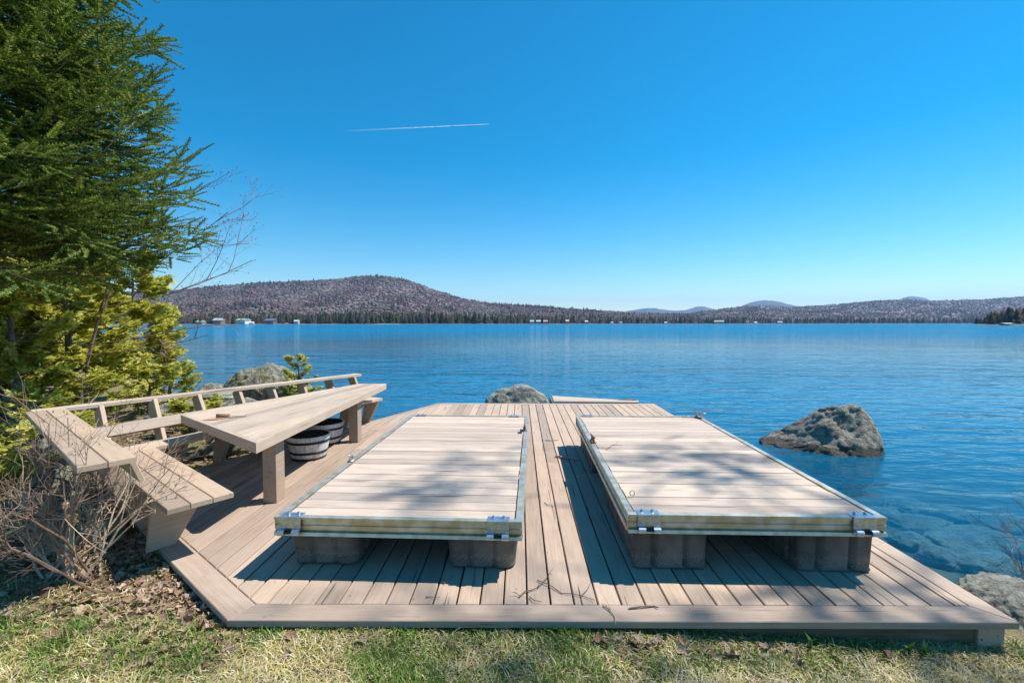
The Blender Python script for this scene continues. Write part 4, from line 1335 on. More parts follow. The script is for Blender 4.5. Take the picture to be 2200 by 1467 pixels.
# sunken slabs
slabs = [(1985, 1095, 0.62, 0.40, 'broad sunken slab just right of the docks front corner'), (2085, 1130, 0.95, 0.42, 'largest pale sunken slab in the shallows right of the deck'),
         (1955, 1150, 0.36, 0.22, 'small sunken stone close to the deck edge'), (2100, 1195, 0.80, 0.34, 'long sunken slab in front of the lichen speckled rock'),
         (2010, 1190, 0.42, 0.26, 'sunken stone nearest the deck edge below the big slabs'), (2185, 1150, 0.55, 0.38, 'sunken slab at the right edge under the twiggy shrub'),
         (2150, 1085, 0.6, 0.34, 'sunken slab at the right edge farther out'), (2045, 1065, 0.42, 0.34, 'square sunken stone far out right of the docks'),
         (1895, 1075, 0.55, 0.3, 'sunken slab beside the right dock'), (1950, 1045, 0.6, 0.38, 'dim sunken slab farthest out beside the right dock')]
for i, (px, py, a, b, lb) in enumerate(slabs):
    p = at(px, py, -0.2)
    zb = ground_z(p.x, p.y)
    rock('sunken_rock', (p.x, p.y, zb + 0.05), (a * 0.66, b * 0.85, 0.13), 90 + i, M_rockbed, lb, sub=5, rz=random.uniform(-0.6, 0.6), cuts=16, rough=0.7, group='sunken rocks beside the deck')

# ------------------------------------------------------------------ conifers and shrubs close by
def frames(D):
    """unit frames for direction rows D"""
    D = D / np.linalg.norm(D, axis=1, keepdims=True)
    up = np.where(np.abs(D[:, 2:3]) > 0.95, np.array([[1.0, 0, 0]]), np.array([[0, 0, 1.0]]))
    S = np.cross(D, up); S /= np.linalg.norm(S, axis=1, keepdims=True)
    T = np.cross(S, D)
    return D, S, T
def place(protos, pos, D, scale, roll=None):
    """copies of flat protos (local x = growth direction) put at pos along D"""
    vs, fs = [], []
    base = 0
    n = len(pos)
    which = rng.integers(0, len(protos), n)
    D, S, T = frames(D)
    if roll is not None:
        c, s_ = np.cos(roll)[:, None], np.sin(roll)[:, None]
        S, T = S * c + T * s_, T * c - S * s_
    for w, (pv, pf) in enumerate(protos):
        k = np.where(which == w)[0]
        if not len(k): continue
        vv = pos[k, None, :] + scale[k, None, None] * (pv[None, :, 0:1] * D[k, None] + pv[None, :, 1:2] * S[k, None] + pv[None, :, 2:3] * T[k, None])
        ff = (pf[None] + (np.arange(len(k)) * len(pv))[:, None, None]).reshape(-1, 3) + base
        vs.append(vv.reshape(-1, 3)); fs.append(ff); base += len(k) * len(pv)
    return np.concatenate(vs), np.concatenate(fs)

def fir_shoot(seed, n=9):
    """one shoot, length 1: four close rows of needles combed forwards on a solid stem"""
    r = np.random.default_rng(seed)
    v, f = [], []
    for a0 in (0.0, math.pi, 0.9, math.pi - 0.9):
        for k in range(n):
            t = k / n
            a = a0 + r.normal() * 0.12
            l = 0.15 * (1 - 0.35 * t ** 2) * r.uniform(0.8, 1.15)
            d = np.array([0.62, math.cos(a) * 0.8, math.sin(a) * 0.7]); d /= np.linalg.norm(d)
            b = len(v)
            v += [np.array([t, 0, 0]), np.array([t + 1.0 / n, 0, 0]), np.array([t + 0.5 / n, 0, 0]) + d * l]
            f.append((b, b + 1, b + 2))
    for s_ in (np.array([0, 0.018, 0]), np.array([0, 0, 0.018])):
        b = len(v)
        v += [-s_, s_, np.array([1.08, 0, 0.0])]
        f.append((b, b + 1, b + 2))
    return np.array(v), np.array(f)
def branch_curve(base, az, L_, pitch0, droop, tipup, m=9):
    t = np.linspace(0, 1, m)
    r = L_ * t
    z = L_ * (math.tan(pitch0) * t - droop * t ** 2 + tipup * t ** 3)
    wob = 0.03 * L_ * np.sin(t * 5 + az * 7)
    x = base[0] + r * math.cos(az) - wob * math.sin(az)
    y = base[1] + r * math.sin(az) + wob * math.cos(az)
    return np.stack([x, y, base[2] + z], -1)

def fir(base, height, label, crown_from, crown_r, levels, per, seed=3, zmax=7.2):
    r = np.random.default_rng(seed)
    root = tag(empty('fir_tree', base), label, 'tree')
    base = np.array(base)
    mb = MB()
    mb.tube([(0, 0, -0.3), (0.02, 0, height * 0.3), (0.0, 0.03, height * 0.7), (0, 0, height)], [0.17, 0.13, 0.07, 0.01], 12)
    limbs = MB()
    P, Dd, Sc = [], [], []
    for i in range(levels):
        z = crown_from + (height * 0.97 - crown_from) * (i / levels) ** 1.0
        fade = (1 - (z - crown_from) / (height - crown_from))
        R = crown_r * (fade ** 0.62) + 0.1
        dense = 1.0 if z < zmax else 0.3
        for k in range(per):
            az = r.uniform(0, 2 * math.pi)
            if math.cos(az - math.radians(-20)) < -0.1 and r.uniform() < 0.62: continue
            L_ = R * r.uniform(0.6, 1.06)
            side = math.cos(az - math.radians(-20))           # towards the deck
            dn = dense * (1.0 if side > -0.25 else 0.45)
            cv = branch_curve((0, 0, z + r.uniform(-0.1, 0.1)), az, L_, r.uniform(-0.05, 0.4), r.uniform(0.2, 0.55), r.uniform(0.2, 0.45))
            limbs.tube([tuple(p) for p in cv], list(np.linspace(0.016, 0.003, len(cv)) * (0.6 + 0.2 * L_)), 5, False)
            nb = int(L_ / 0.115 * dn)
            ts = np.sort(r.uniform(0.18, 1.0, nb))
            for j, t in enumerate(ts):
                q = t * (len(cv) - 1)
                a = int(min(q, len(cv) - 2)); fr = q - a
                p = cv[a] * (1 - fr) + cv[a + 1] * fr
                d = cv[a + 1] - cv[a]; d /= np.linalg.norm(d)
                sd = np.array([-d[1], d[0], 0]); sd /= np.linalg.norm(sd) + 1e-9
                sg = 1 if j % 2 else -1
                bl = min(0.62, (0.22 + 0.5 * (1 - t) * L_ * 0.55)) * r.uniform(0.7, 1.1)
                bd = d * 0.75 + sd * sg * r.uniform(0.35, 0.8) + np.array([0, 0, r.uniform(-0.55, 0.4)])
                bd /= np.linalg.norm(bd)
                # the branchlet's own shoots
                ns = max(2, int(bl / 0.115))
                for u in range(ns):
                    tt = (u + 0.6) / ns
                    pp = p + bd * bl * tt * 0.85 + np.array([0, 0, -0.05 * bl * tt])
                    sgn = 1 if u % 2 else -1
                    sd2 = np.cross(bd, np.array([0, 0, 1.0])); sd2 /= np.linalg.norm(sd2) + 1e-9
                    dd = bd * 0.8 + sd2 * sgn * 0.62 + np.array([0, 0, r.uniform(-0.12, 0.18)])
                    P.append(pp); Dd.append(dd + np.array([0, 0, r.normal() * 0.2])); Sc.append(r.uniform(0.17, 0.28))
                P.append(p + bd * bl * 0.8); Dd.append(bd + np.array([0, 0, 0.12])); Sc.append(r.uniform(0.22, 0.34))
            P.append(cv[-1]); Dd.append(cv[-1] - cv[-2]); Sc.append(0.3)
    mb.build('trunk', M_bark, root)
    limbs.build('limbs', M_bark, root)
    v, f = place([fir_shoot(s + 70) for s in range(6)], np.array(P), np.array(Dd), np.array(Sc))
    link('crown', npmesh('crown', v, f), M_fir, root)
    return root
fir((-6.42, 5.15, 0.35), 11.5, 'big dark green fir filling the upper left of the photo', 2.6, 2.28, 54, 21)

def cedar_spray(seed, n=6):
    """flat fan of scale leaves, length 1"""
    r = np.random.default_rng(seed)
    v, f = [], []
    def strip(p, d, l, w):
        s = np.array([-d[1], d[0], 0])
        b = len(v)
        z0 = r.uniform(-0.02, 0.02)
        v.extend([np.array([*p, z0]) - np.array([*(s[:2] * w * 0.5), 0]), np.array([*p, z0]) + np.array([*(s[:2] * w * 0.5), 0]),
                  np.array([*(p + d * l * 0.6), z0 - 0.02]) + np.array([*(s[:2] * w * 0.7), 0]), np.array([*(p + d * l), z0 - 0.05]),
                  np.array([*(p + d * l * 0.6), z0 - 0.02]) - np.array([*(s[:2] * w * 0.7), 0])])
        f.extend([(b, b + 1, b + 2), (b, b + 2, b + 4), (b + 4, b + 2, b + 3)])
    for k in range(n):
        t = k / n
        sg = 1 if k % 2 else -1
        a = sg * r.uniform(0.5, 0.85)
        d = np.array([math.cos(a), math.sin(a)])
        strip(np.array([t * 0.75, 0.0]), d, 0.42 * (1 - 0.5 * t) * r.uniform(0.8, 1.1), 0.12)
    strip(np.array([0.0, 0.0]), np.array([1.0, 0.0]), 1.0, 0.06)
    return np.array(v), np.array(f)
SPRAYS = [cedar_spray(s + 5) for s in range(6)]
def cedar(base, height, rad, n, label, seed, bare_to=0.12, mat=None, sc=(0.16, 0.29), group='cedars on the left bank'):
    r = np.random.default_rng(seed)
    root = tag(empty('cedar_tree', base, r.uniform(0, 6)), label, 'tree', group)
    mb = MB()
    lean = r.uniform(-0.12, 0.12, 2)
    mb.tube([(0, 0, -0.3), (lean[0] * 0.4, lean[1] * 0.4, height * 0.4), (lean[0], lean[1], height * 0.97)], [0.03 + 0.018 * height, 0.02 + 0.012 * height, 0.006], 8)
    nb = int(26 * height ** 0.5)
    limbs = MB()
    P, D = [], []
    per = n // nb
    for k in range(nb):
        t = bare_to + (1 - bare_to) * (k + r.uniform(0, 1)) / nb
        z = height * t * 0.97
        az = r.uniform(0, 2 * math.pi)
        L_ = rad * (1 - t) ** 0.55 * r.uniform(0.55, 1.1) + 0.12
        c0 = np.array([lean[0] * t, lean[1] * t, z])
        cv = branch_curve(c0, az, L_, r.uniform(0.1, 0.5), 0.15, 0.35, 6)
        limbs.tube([tuple(p) for p in cv], list(np.linspace(0.012, 0.003, 6)), 4, False)
        for _ in range(per):
            u = r.uniform(0.25, 1.0) ** 0.7
            q = u * 5; a = int(min(q, 4)); fr = q - a
            p = cv[a] * (1 - fr) + cv[a + 1] * fr + r.normal(size=3) * 0.06 * L_
            d = cv[a + 1] - cv[a]; d /= np.linalg.norm(d)
            aa = az + r.normal() * 0.8
            d = d * 0.5 + np.array([math.cos(aa), math.sin(aa), r.uniform(-0.35, 0.45)]) * 0.8
            P.append(p); D.append(d)
    mb.build('trunk', M_bark, root)
    limbs.build('limbs', M_bark, root)
    n_ = len(P)
    v, f = place(SPRAYS, np.array(P), np.array(D), r.uniform(sc[0], sc[1], n_), r.normal(size=n_) * 0.7)
    link('crown', npmesh('crown', v, f), mat or M_cedar, root)
    return root
def gz(x, y): return ground_z(x, y)
cedars = [  # x, y, height, radius, sprays, label
    (-8.0, 9.7, 3.3, 0.95, 3400, 'yellow green cedar nearest the lake, at the right end of the cedar row'),
    (-9.3, 9.4, 4.2, 1.15, 3400, 'tall yellow green cedar second from the lake in the cedar row'),
    (-7.75, 8.0, 2.9, 1.0, 3400, 'bushy yellow green cedar right behind the corner of the bench rail'),
    (-8.9, 7.8, 3.9, 1.15, 3200, 'tall cedar behind the bench corner under the fir branches'),
    (-7.3, 6.7, 2.5, 0.95, 3000, 'olive green cedar at the left edge of the photo beside the fir trunk'),
    (-8.4, 6.5, 3.6, 1.1, 2400, 'dense cedar at the left edge of the photo behind the fir'),
    (-10.8, 10.8, 4.4, 1.3, 3000, 'far cedar at the back of the cedar row on the left'),
    (-10.4, 8.6, 4.0, 1.3, 2600, 'broad cedar deep in the shade behind the cedar row'),
]
for i, (x, y, h, rr, n, lb) in enumerate(cedars):
    cedar((x, y, gz(x, y) - 0.05), h, rr, n, lb, 200 + i)
low = [(-6.6, 8.2, 0.9, 0.55, 420, 'low yellow cedar seedling behind the back slat of the bench'), (-5.9, 5.6, 0.8, 0.6, 420, 'low cedar seedling at the corner of the bench shelf'),
       (-5.6, 4.4, 0.7, 0.55, 420, 'low cedar sprays left of the shelf at the photo edge'), (-7.3, 9.6, 0.8, 0.5, 320, 'low yellow cedar beside the flat pale rock'),
       (-6.5, 6.8, 0.9, 0.6, 420, 'small cedar behind the first post of the bench rail'), (-4.7, 3.8, 0.5, 0.45, 300, 'yellow cedar sprigs over the left bank rocks'),
       (-5.72, 12.3, 1.35, 0.42, 420, 'small golden cedar standing right of the big shore boulder'), (-4.9, 6.9, 0.55, 0.45, 260, 'low cedar sprigs under the long bench'),
       (-3.9, 8.4, 0.5, 0.35, 200, 'small cedar sprigs at the waterline under the table')]
for i, (x, y, h, rr, n, lb) in enumerate(low):
    cedar((x, y, max(0.0, gz(x, y)) - 0.03), h, rr, n * 2, lb, 260 + i, bare_to=0.03, sc=(0.10, 0.18), group='low cedars on the left bank')

# ---- bare branching plants
def grow(mb, buds, p, d, L_, r0, level, R, curl=0.25, kids=(3, 6), shrink=0.55, sides=4, up=0.05):
    m = 5
    pts = [np.array(p, float)]
    d = np.array(d, float); d /= np.linalg.norm(d)
    for i in range(m):
        d = d + R.normal(size=3) * curl * 0.35 + np.array([0, 0, up])
        d /= np.linalg.norm(d)
        pts.append(pts[-1] + d * L_ / m)
    r1 = max(0.0009, r0 * 0.45)
    mb.tube([tuple(q) for q in pts], list(np.linspace(r0, r1, m + 1)), sides if level > 1 else 3, False)
    if level <= 0:
        if buds is not None: buds.append(pts[-1])
        return
    for _ in range(R.integers(kids[0], kids[1] + 1)):
        t = R.uniform(0.25, 1.0)
        q = t * m; a = int(min(q, m - 1)); fr = q - a
        pp = pts[a] * (1 - fr) + pts[a + 1] * fr
        dd = pts[a + 1] - pts[a]; dd /= np.linalg.norm(dd)
        e = R.normal(size=3); e -= dd * e.dot(dd); e /= np.linalg.norm(e)
        nd = dd * 0.75 + e * R.uniform(0.4, 0.85)
        grow(mb, buds, pp, nd, L_ * shrink * R.uniform(0.7, 1.2), max(0.0009, r0 * 0.55), level - 1, R, curl, kids, shrink, sides, up)

def bud_mesh(pts, size):
    o = np.array([(1, 0, 0), (-1, 0, 0), (0, 1, 0), (0, -1, 0), (0, 0, 1.4), (0, 0, -1)]) * size
    fo = np.array([(0, 2, 4), (2, 1, 4), (1, 3, 4), (3, 0, 4), (2, 0, 5), (1, 2, 5), (3, 1, 5), (0, 3, 5)])
    P = np.array(pts)
    v = (P[:, None] + o[None] * rng.uniform(0.7, 1.3, (len(P), 1, 1))).reshape(-1, 3)
    f = (fo[None] + (np.arange(len(P)) * 6)[:, None, None]).reshape(-1, 3)
    return v, f

# leafless brush at the lower left
R = np.random.default_rng(77)
bx, by = -2.95, 2.98
br = tag(empty('brush', (bx, by, gz(bx, by))), 'tangle of bare pale twigs in front of the bench at lower left', 'shrub')
for k in range(17):
    mb = MB()
    a = R.uniform(0, 2 * math.pi)
    lean = R.uniform(0.35, 1.5) * (0.75 if math.cos(a) > 0.2 else 1.0)
    d = (math.cos(a) * lean - 0.15, math.sin(a) * lean + 0.05, 0.75)
    o = (R.normal() * 0.13 - 0.05, R.normal() * 0.07, -0.02)
    grow(mb, None, o, d, R.uniform(0.55, 0.95), R.uniform(0.006, 0.0115), 3, R, 0.4, (3, 5), 0.52, 5, 0.04)
    mb.build('stem', M_brush if k % 4 else M_redtwig, br)
# second clump at the frame edge
bx2, by2 = -3.6, 3.1
br2 = tag(empty('brush', (bx2, by2, gz(bx2, by2))), 'second clump of bare reddish twigs at the left edge of the photo', 'shrub')
for k in range(14):
    mb = MB()
    a = R.uniform(0, 2 * math.pi)
    lean = R.uniform(0.3, 1.2)
    grow(mb, None, (R.normal() * 0.12, R.normal() * 0.08, -0.02), (math.cos(a) * lean, math.sin(a) * lean, 0.9), R.uniform(0.6, 1.05), R.uniform(0.005, 0.010), 3, R, 0.35, (2, 4), 0.52, 5, 0.05)
    mb.build('stem', M_redtwig if k % 2 else M_brush, br2)
# slender shoots rising in front of the shelf
sx, sy = -3.35, 3.3
br3 = tag(empty('sapling', (sx, sy, gz(sx, sy))), 'few slender upright shoots crossing in front of the bench shelf', 'shrub')
for k in range(4):
    mb = MB(); buds = []
    grow(mb, buds, (R.normal() * 0.15, R.normal() * 0.1, 0), (R.normal() * 0.35 + 0.05, R.normal() * 0.25, 1.0), R.uniform(0.75, 1.1), 0.006, 2, R, 0.25, (3, 6), 0.4, 5, 0.05)
    mb.build('stem', M_brush if k % 2 else M_redtwig, br3)
    v, f = bud_mesh(buds, 0.006)
    tag(link('buds', npmesh('buds', v, f), M_twig, br3), kind='stuff')
# budding maple behind the fir
mx, my = -7.3, 7.7
mp_ = tag(empty('maple_sapling', (mx, my, gz(mx, my))), 'leafless maple with red buds reaching over the lake behind the fir', 'tree')
mb = MB(); buds = []
mb.tube([(0, 0, -0.2), (0.1, 0.0, 1.0), (0.35, 0.05, 2.0)], [0.03, 0.026, 0.02], 8)
for (o, d, L_) in [((0.35, 0.05, 2.0), (1.0, -0.05, 0.50), 2.7), ((0.35, 0.05, 1.9), (1.0, 0.1, 0.22), 2.5), ((0.3, 0.05, 1.8), (0.8, -0.1, 1.1), 2.5), ((0.3, 0.03, 1.7), (0.45, 0.2, 1.5), 2.2),
                   ((0.1, 0.0, 1.1), (1.0, 0.0, 0.05), 2.2), ((0.15, 0, 1.3), (1.0, -0.2, 0.12), 2.3)]:
    grow(mb, buds, o, d, L_, 0.012, 3, R, 0.2, (3, 5), 0.42, 5, 0.03)
mb.build('branches', M_redtwig, mp_)
v, f = bud_mesh(buds, 0.011)
tag(link('buds', npmesh('buds', v, f), M_bud, mp_), kind='stuff')
# twiggy shrub at the right edge
qx, qy = 4.42, 3.6
rs = tag(empty('shrub', (qx, qy, gz(qx, qy) - 0.05)), 'small dark leafless shrub at the right edge over the shallow water', 'shrub')
for k in range(9):
    mb = MB(); buds = []
    grow(mb, buds, (R.normal() * 0.05, R.normal() * 0.05, 0), (R.normal() * 0.45 - 0.15, R.normal() * 0.3, 1.0), R.uniform(0.5, 0.8), 0.006, 3, R, 0.35, (3, 5), 0.5, 4, 0.04)
    mb.build('stem', M_redtwig, rs)
# little shrub in front of the big boulder
qx, qy = -6.6, 12.0
rs = tag(empty('shrub', (qx, qy, max(0, gz(qx, qy)) - 0.05)), 'small bare twiggy shrub in front of the big shore boulder', 'shrub')
for k in range(8):
    mb = MB()
    grow(mb, None, (R.normal() * 0.2, R.normal() * 0.1, 0), (R.normal() * 0.4, R.normal() * 0.3, 1.0), R.uniform(0.6, 1.2), 0.008, 3, R, 0.3, (3, 5), 0.5, 4, 0.04)
    mb.build('stem', M_redtwig, rs)
# tree out of the picture on the right whose branches throw the soft shadows on the docks
tx, ty = 11.0, 4.4
ot = tag(empty('pine_tree', (tx, ty, gz(tx, ty))), 'pine standing outside the right edge, its boughs shading patches of the docks', 'tree')
mb = MB()
mb.tube([(0, 0, -1.6), (0.1, 0.1, 5), (0.1, 0.3, 11), (0.0, 0.4, 18.5)], [0.24, 0.2, 0.15, 0.03], 10)
mb.build('trunk', M_bark, ot)
mb = MB(); PP, DD = [], []
# bough tips hang where their shadow falls on docks, deck and lawn
LX, LY = -SUN_DIR.x / SUN_DIR.z, -SUN_DIR.y / SUN_DIR.z
for (gx0, gy0, gz0, z, spread, cnt) in [(1.75, 4.4, 0.9, 8.6, 0.32, 26), (2.05, 4.0, 0.9, 9.0, 0.25, 16), (1.45, 3.9, 0.9, 9.2, 0.22, 10), (-0.5, 3.75, 0.88, 11.6, 0.30, 15), (-0.25, 4.2, 0.88, 11.2, 0.25, 12), (-0.75, 3.4, 0.88, 11.9, 0.2, 7),
                                      (2.25, 2.95, 0.5, 7.6, 0.18, 9), (2.0, 2.62, 0.5, 7.9, 0.15, 6), (0.0, 2.3, 0.42, 10.4, 0.20, 9), (0.6, 2.2, 0.42, 10.0, 0.2, 5), (-0.6, 2.2, 0.42, 10.8, 0.2, 3), (2.4, 2.2, 0.40, 7.6, 0.2, 7), (0.3, 2.62, 0.5, 10.2, 0.25, 5), (1.2, 2.55, 0.5, 9.3, 0.3, 8), (-0.9, 2.55, 0.5, 11.4, 0.25, 4), (1.9, 2.45, 0.45, 8.6, 0.3, 9), (2.5, 2.75, 0.5, 7.4, 0.25, 8), (-1.6, 2.25, 0.43, 12.0, 0.3, 3), (1.2, 2.15, 0.41, 9.4, 0.25, 6)]:
    z += 5.0
    tipp = np.array([gx0 - LX * (z - gz0) - tx, gy0 - LY * (z - gz0) - ty, z - gz(tx, ty)])
    start = np.array([0.05, 0.35, tipp[2] - 0.7])
    midp = (start + tipp) / 2 + np.array([0, 0, 0.25])
    mb.tube([tuple(start), tuple(midp), tuple(tipp)], [0.03, 0.018, 0.006], 5, False)
    for _ in range(cnt * 2):
        o = R.normal(size=3) * spread * np.array([1, 1, 0.5])
        PP.append(tipp + o); d = o * 1.2 + R.normal(size=3) * 0.4 + np.array([0, 0, 0.3]); DD.append(d)
        if R.uniform() < 0.4: mb.tube([tuple(tipp - (tipp - start) * 0.05), tuple(tipp + o)], [0.006, 0.002], 3, False)
mb.build('boughs', M_bark, ot)
v, f = place([fir_shoot(s + 70) for s in range(6)], np.array(PP), np.array(DD), R.uniform(0.22, 0.38, len(PP)))
link('crown', npmesh('crown', v, f), M_fir, ot)

# ------------------------------------------------------------------ lawn
def tuft_noise(x, y): return nse(x, y, 2.2, 1.7) + 0.6 * nse(x, y, 9.2, 5.0)
n = 135000
gx_ = rng.uniform(-5.2, 4.6, n)
gy_ = np.where(rng.uniform(size=n) < 0.62, rng.uniform(1.75, 2.62, n), rng.uniform(1.6, 3.9, n))
nz_ = np.array([tuft_noise(a, b) for a, b in zip(gx_, gy_)])
edge = np.array([P0.y + 0.623 * ((-(a - P0.x)) / 0.782) if a < P0.x else 2.56 for a in gx_])      # deck border
dist = edge - gy_
green_p = np.clip(0.38 + 0.95 * nz_ + 0.25 * np.exp(-np.abs(dist - 0.05) / 0.12), 0.03, 0.9)
isg = rng.uniform(size=n) < green_p
left_bare = (gx_ < -1.75) & (gy_ > 2.55)
keep = (dist > -0.04) & ~(left_bare & (rng.uniform(size=n) < 0.15))
gx_, gy_, nz_, isg = gx_[keep], gy_[keep], nz_[keep], isg[keep]
n = len(gx_)
gzv = np.array([ground_z(a, b) for a, b in zip(gx_, gy_)])
az = rng.uniform(0, 2 * math.pi, n)
tilt = np.where(isg, rng.uniform(0.1, 0.8, n), rng.uniform(0.9, 1.5, n))
ln = np.where(isg, rng.uniform(0.022, 0.062, n) * (1 + 0.5 * np.clip(nz_, 0, 1)), rng.uniform(0.025, 0.075, n))
wd = np.where(isg, rng.uniform(0.0014, 0.0028, n), rng.uniform(0.0012, 0.003, n))
D = np.stack([np.cos(az) * np.sin(tilt), np.sin(az) * np.sin(tilt), np.cos(tilt)], -1)
S = np.stack([-np.sin(az), np.cos(az), np.zeros(n)], -1)
base = np.stack([gx_, gy_, gzv + np.where(isg, -0.004, rng.uniform(0.0, 0.012, n))], -1)
mid = base + D * (ln * 0.55)[:, None] + np.array([0, 0, 1]) * (ln * 0.06)[:, None]
tip = base + D * ln[:, None] + np.stack([np.cos(az), np.sin(az), -0.5 * np.ones(n)], -1) * (ln * 0.25)[:, None]
tip[:, 2] = np.maximum(tip[:, 2], gzv + 0.001)
mid[:, 2] = np.maximum(mid[:, 2], gzv + 0.002)
w3 = S * wd[:, None]
V = np.stack([base - w3, base + w3, mid - w3 * 0.9, mid + w3 * 0.9, tip], 1).reshape(-1, 3)
b5 = (np.arange(n) * 5)[:, None]
Ft = np.concatenate([b5 + np.array([[0, 1, 3]]), b5 + np.array([[0, 3, 2]]), b5 + np.array([[2, 3, 4]])])
GREEN = np.array([[0.15, 0.26, 0.03], [0.22, 0.34, 0.05], [0.32, 0.40, 0.08], [0.12, 0.21, 0.03]])
STRAW = np.array([[0.76, 0.64, 0.36], [0.66, 0.54, 0.29], [0.84, 0.74, 0.48], [0.46, 0.34, 0.16], [0.58, 0.52, 0.14]])
cc = np.where(isg[:, None], GREEN[rng.integers(0, 4, n)], STRAW[rng.integers(0, 5, n)]) * rng.uniform(0.75, 1.2, (n, 1))
cc = np.repeat(cc, 5, 0)
tag(link('lawn_grass', npmesh('lawn_grass', V, Ft, cc), M_grass), 'patchy spring grass, green tufts among dead straw, before the deck', 'grass', kind='stuff')

# ---- dead leaves
def leaf_mesh(seed, curl=0.5):
    """lobed, curled dry leaf about one unit long"""
    r = np.random.default_rng(seed)
    m = 11
    v, f = [(0.0, 0.0, 0.0)], []
    fold, roll = r.uniform(0.3, 1.3) * curl, r.uniform(-0.8, 1.2) * curl
    for ring in (0.55, 1.0):
        for k in range(m):
            a = 2 * math.pi * k / m
            rad = (0.5 if k % 2 else 0.30) * r.uniform(0.85, 1.15) if ring == 1.0 else 0.22
            x, y = rad * math.cos(a) * 1.15, rad * math.sin(a) * 0.85
            z = fold * abs(y) * 0.9 + roll * x * x * 1.4 + r.normal() * 0.03 * ring
            v.append((x, y, z))
    for k in range(m):
        k2 = (k + 1) % m
        f += [(0, 1 + k, 1 + k2), (1 + k, 1 + m + k, 1 + m + k2), (1 + k, 1 + m + k2, 1 + k2)]
    return np.array(v), np.array(f)
LEAFM = []
for s in range(8):
    lv, lf = leaf_mesh(s, 0.9)
    LEAFM.append(npmesh('dead_leaf', lv, lf))
def leaf_obj(x, y, z, size, k):
    me = LEAFM[k % 8]
    o = bpy.data.objects.new('dead_leaf', me)
    if not me.materials: me.materials.append(M_leafdead if k % 8 < 5 else M_leafpale)
    o.location = (x, y, z + 0.006)
    o.rotation_euler = (random.uniform(-0.5, 0.5), random.uniform(-0.5, 0.5), random.uniform(0, 6.28))
    o.scale = (size, size, size)
    C.objects.link(o)
    return o
LG = 'dead leaves along the front edge of the deck'
for k in range(72):
    if k < 46:
        x = random.choice([random.uniform(0.3, 2.6), random.uniform(0.5, 1.3), random.uniform(-1.5, 2.6)])
        y = 2.47 - abs(random.gauss(0, 0.07))
        lb = 'curled brown dead leaf on the grass along the front edge of the deck'
        g = LG
    else:
        s = random.uniform(0.02, 0.55)
        p = P0 + UD * s * 1.6 + NO * abs(random.gauss(0.05, 0.06))
        x, y = p.x, p.y
        lb = 'brown dead leaf in the litter along the slanted left edge of the deck'
        g = 'dead leaves along the slanted deck edge'
    tag(leaf_obj(x, y, ground_z(x, y) + 0.012, random.uniform(0.045, 0.085), k), lb, 'leaf', g)
# litter under the brush and bench
n = 14000
lx = rng.uniform(-6.2, -1.5, n)
ly = np.where(rng.uniform(size=n) < 0.6, rng.uniform(2.2, 3.6, n), rng.uniform(2.2, 7.2, n))
edge = np.array([P0.y + 0.623 * ((-(a - P0.x)) / 0.782) if a < P0.x else 2.56 for a in lx])
dens = np.clip(1 - (edge - ly) / 1.1, 0, 1)
k = ((ly < edge + 0.02) & (rng.uniform(size=n) < dens)) | ((ly > edge) & (lx < -4.0 + (ly - 4.4) * 0.5))
lx, ly = lx[k], ly[k]
n = len(lx)
lz = np.array([ground_z(a, b) for a, b in zip(lx, ly)]) + rng.uniform(0.004, 0.018, n)
pro = [leaf_mesh(s + 20, 0.7) for s in range(6)]
az = rng.uniform(0, 2 * math.pi, n)
v, f = place(pro, np.stack([lx, ly, lz], -1), np.stack([np.cos(az), np.sin(az), rng.uniform(-0.3, 0.3, n)], -1), rng.uniform(0.035, 0.08, n), rng.normal(size=n) * 0.5)
tag(link('leaf_litter', npmesh('leaf_litter', v, f), leafy('litter', (0.12, 0.06, 0.035), (0.28, 0.165, 0.10), (0.50, 0.36, 0.25), 0.15)), 'brown leaf litter under the twigs and behind the bench', 'litter', kind='stuff')
n = 900
lx = rng.uniform(-4.5, 4.2, n); ly = rng.uniform(1.8, 2.55, n)
lz = np.array([ground_z(a, b) for a, b in zip(lx, ly)]) + rng.uniform(0.006, 0.02, n)
az = rng.uniform(0, 2 * math.pi, n)
v, f = place(pro, np.stack([lx, ly, lz], -1), np.stack([np.cos(az), np.sin(az), rng.uniform(-0.3, 0.3, n)], -1), rng.uniform(0.012, 0.04, n), rng.normal(size=n) * 0.5)
tag(link('leaf_crumbs', npmesh('leaf_crumbs', v, f), MATS['litter']), 'small crumbs of dead leaves strewn through the lawn', 'litter', kind='stuff')

# ---- twigs and scraps lying on the deck and docks
def twig(name, pts, z, label, r=0.003, mat=None, forks=()):
    P_ = [at(px, py, z) for px, py in pts]
    c = P_[0]
    mb = MB()
    mb.tube([(p.x - c.x, p.y - c.y, 0.004 + 0.006 * (i % 2)) for i, p in enumerate(P_)], list(np.linspace(r, r * 0.5, len(P_))), 5)
    for fk in forks:
        Q = [at(px, py, z) for px, py in fk]
        mb.tube([(p.x - c.x, p.y - c.y, 0.006 + 0.01 * i) for i, p in enumerate(Q)], list(np.linspace(r * 0.7, r * 0.35, len(Q))), 4)
    return tag(mb.build(name, mat or M_twig, None, c), label, 'twig', 'twigs fallen on the deck')
ZD = DECK + 0.003
twig('twig', [(1115, 1284), (1128, 1273), (1142, 1268), (1157, 1264), (1158, 1255)], ZD, 'crooked dark twig between the docks near the front border', 0.0045, forks=[[(1157, 1262), (1175, 1245), (1188, 1228)], [(1118, 1282), (1108, 1278), (1100, 1280)]])
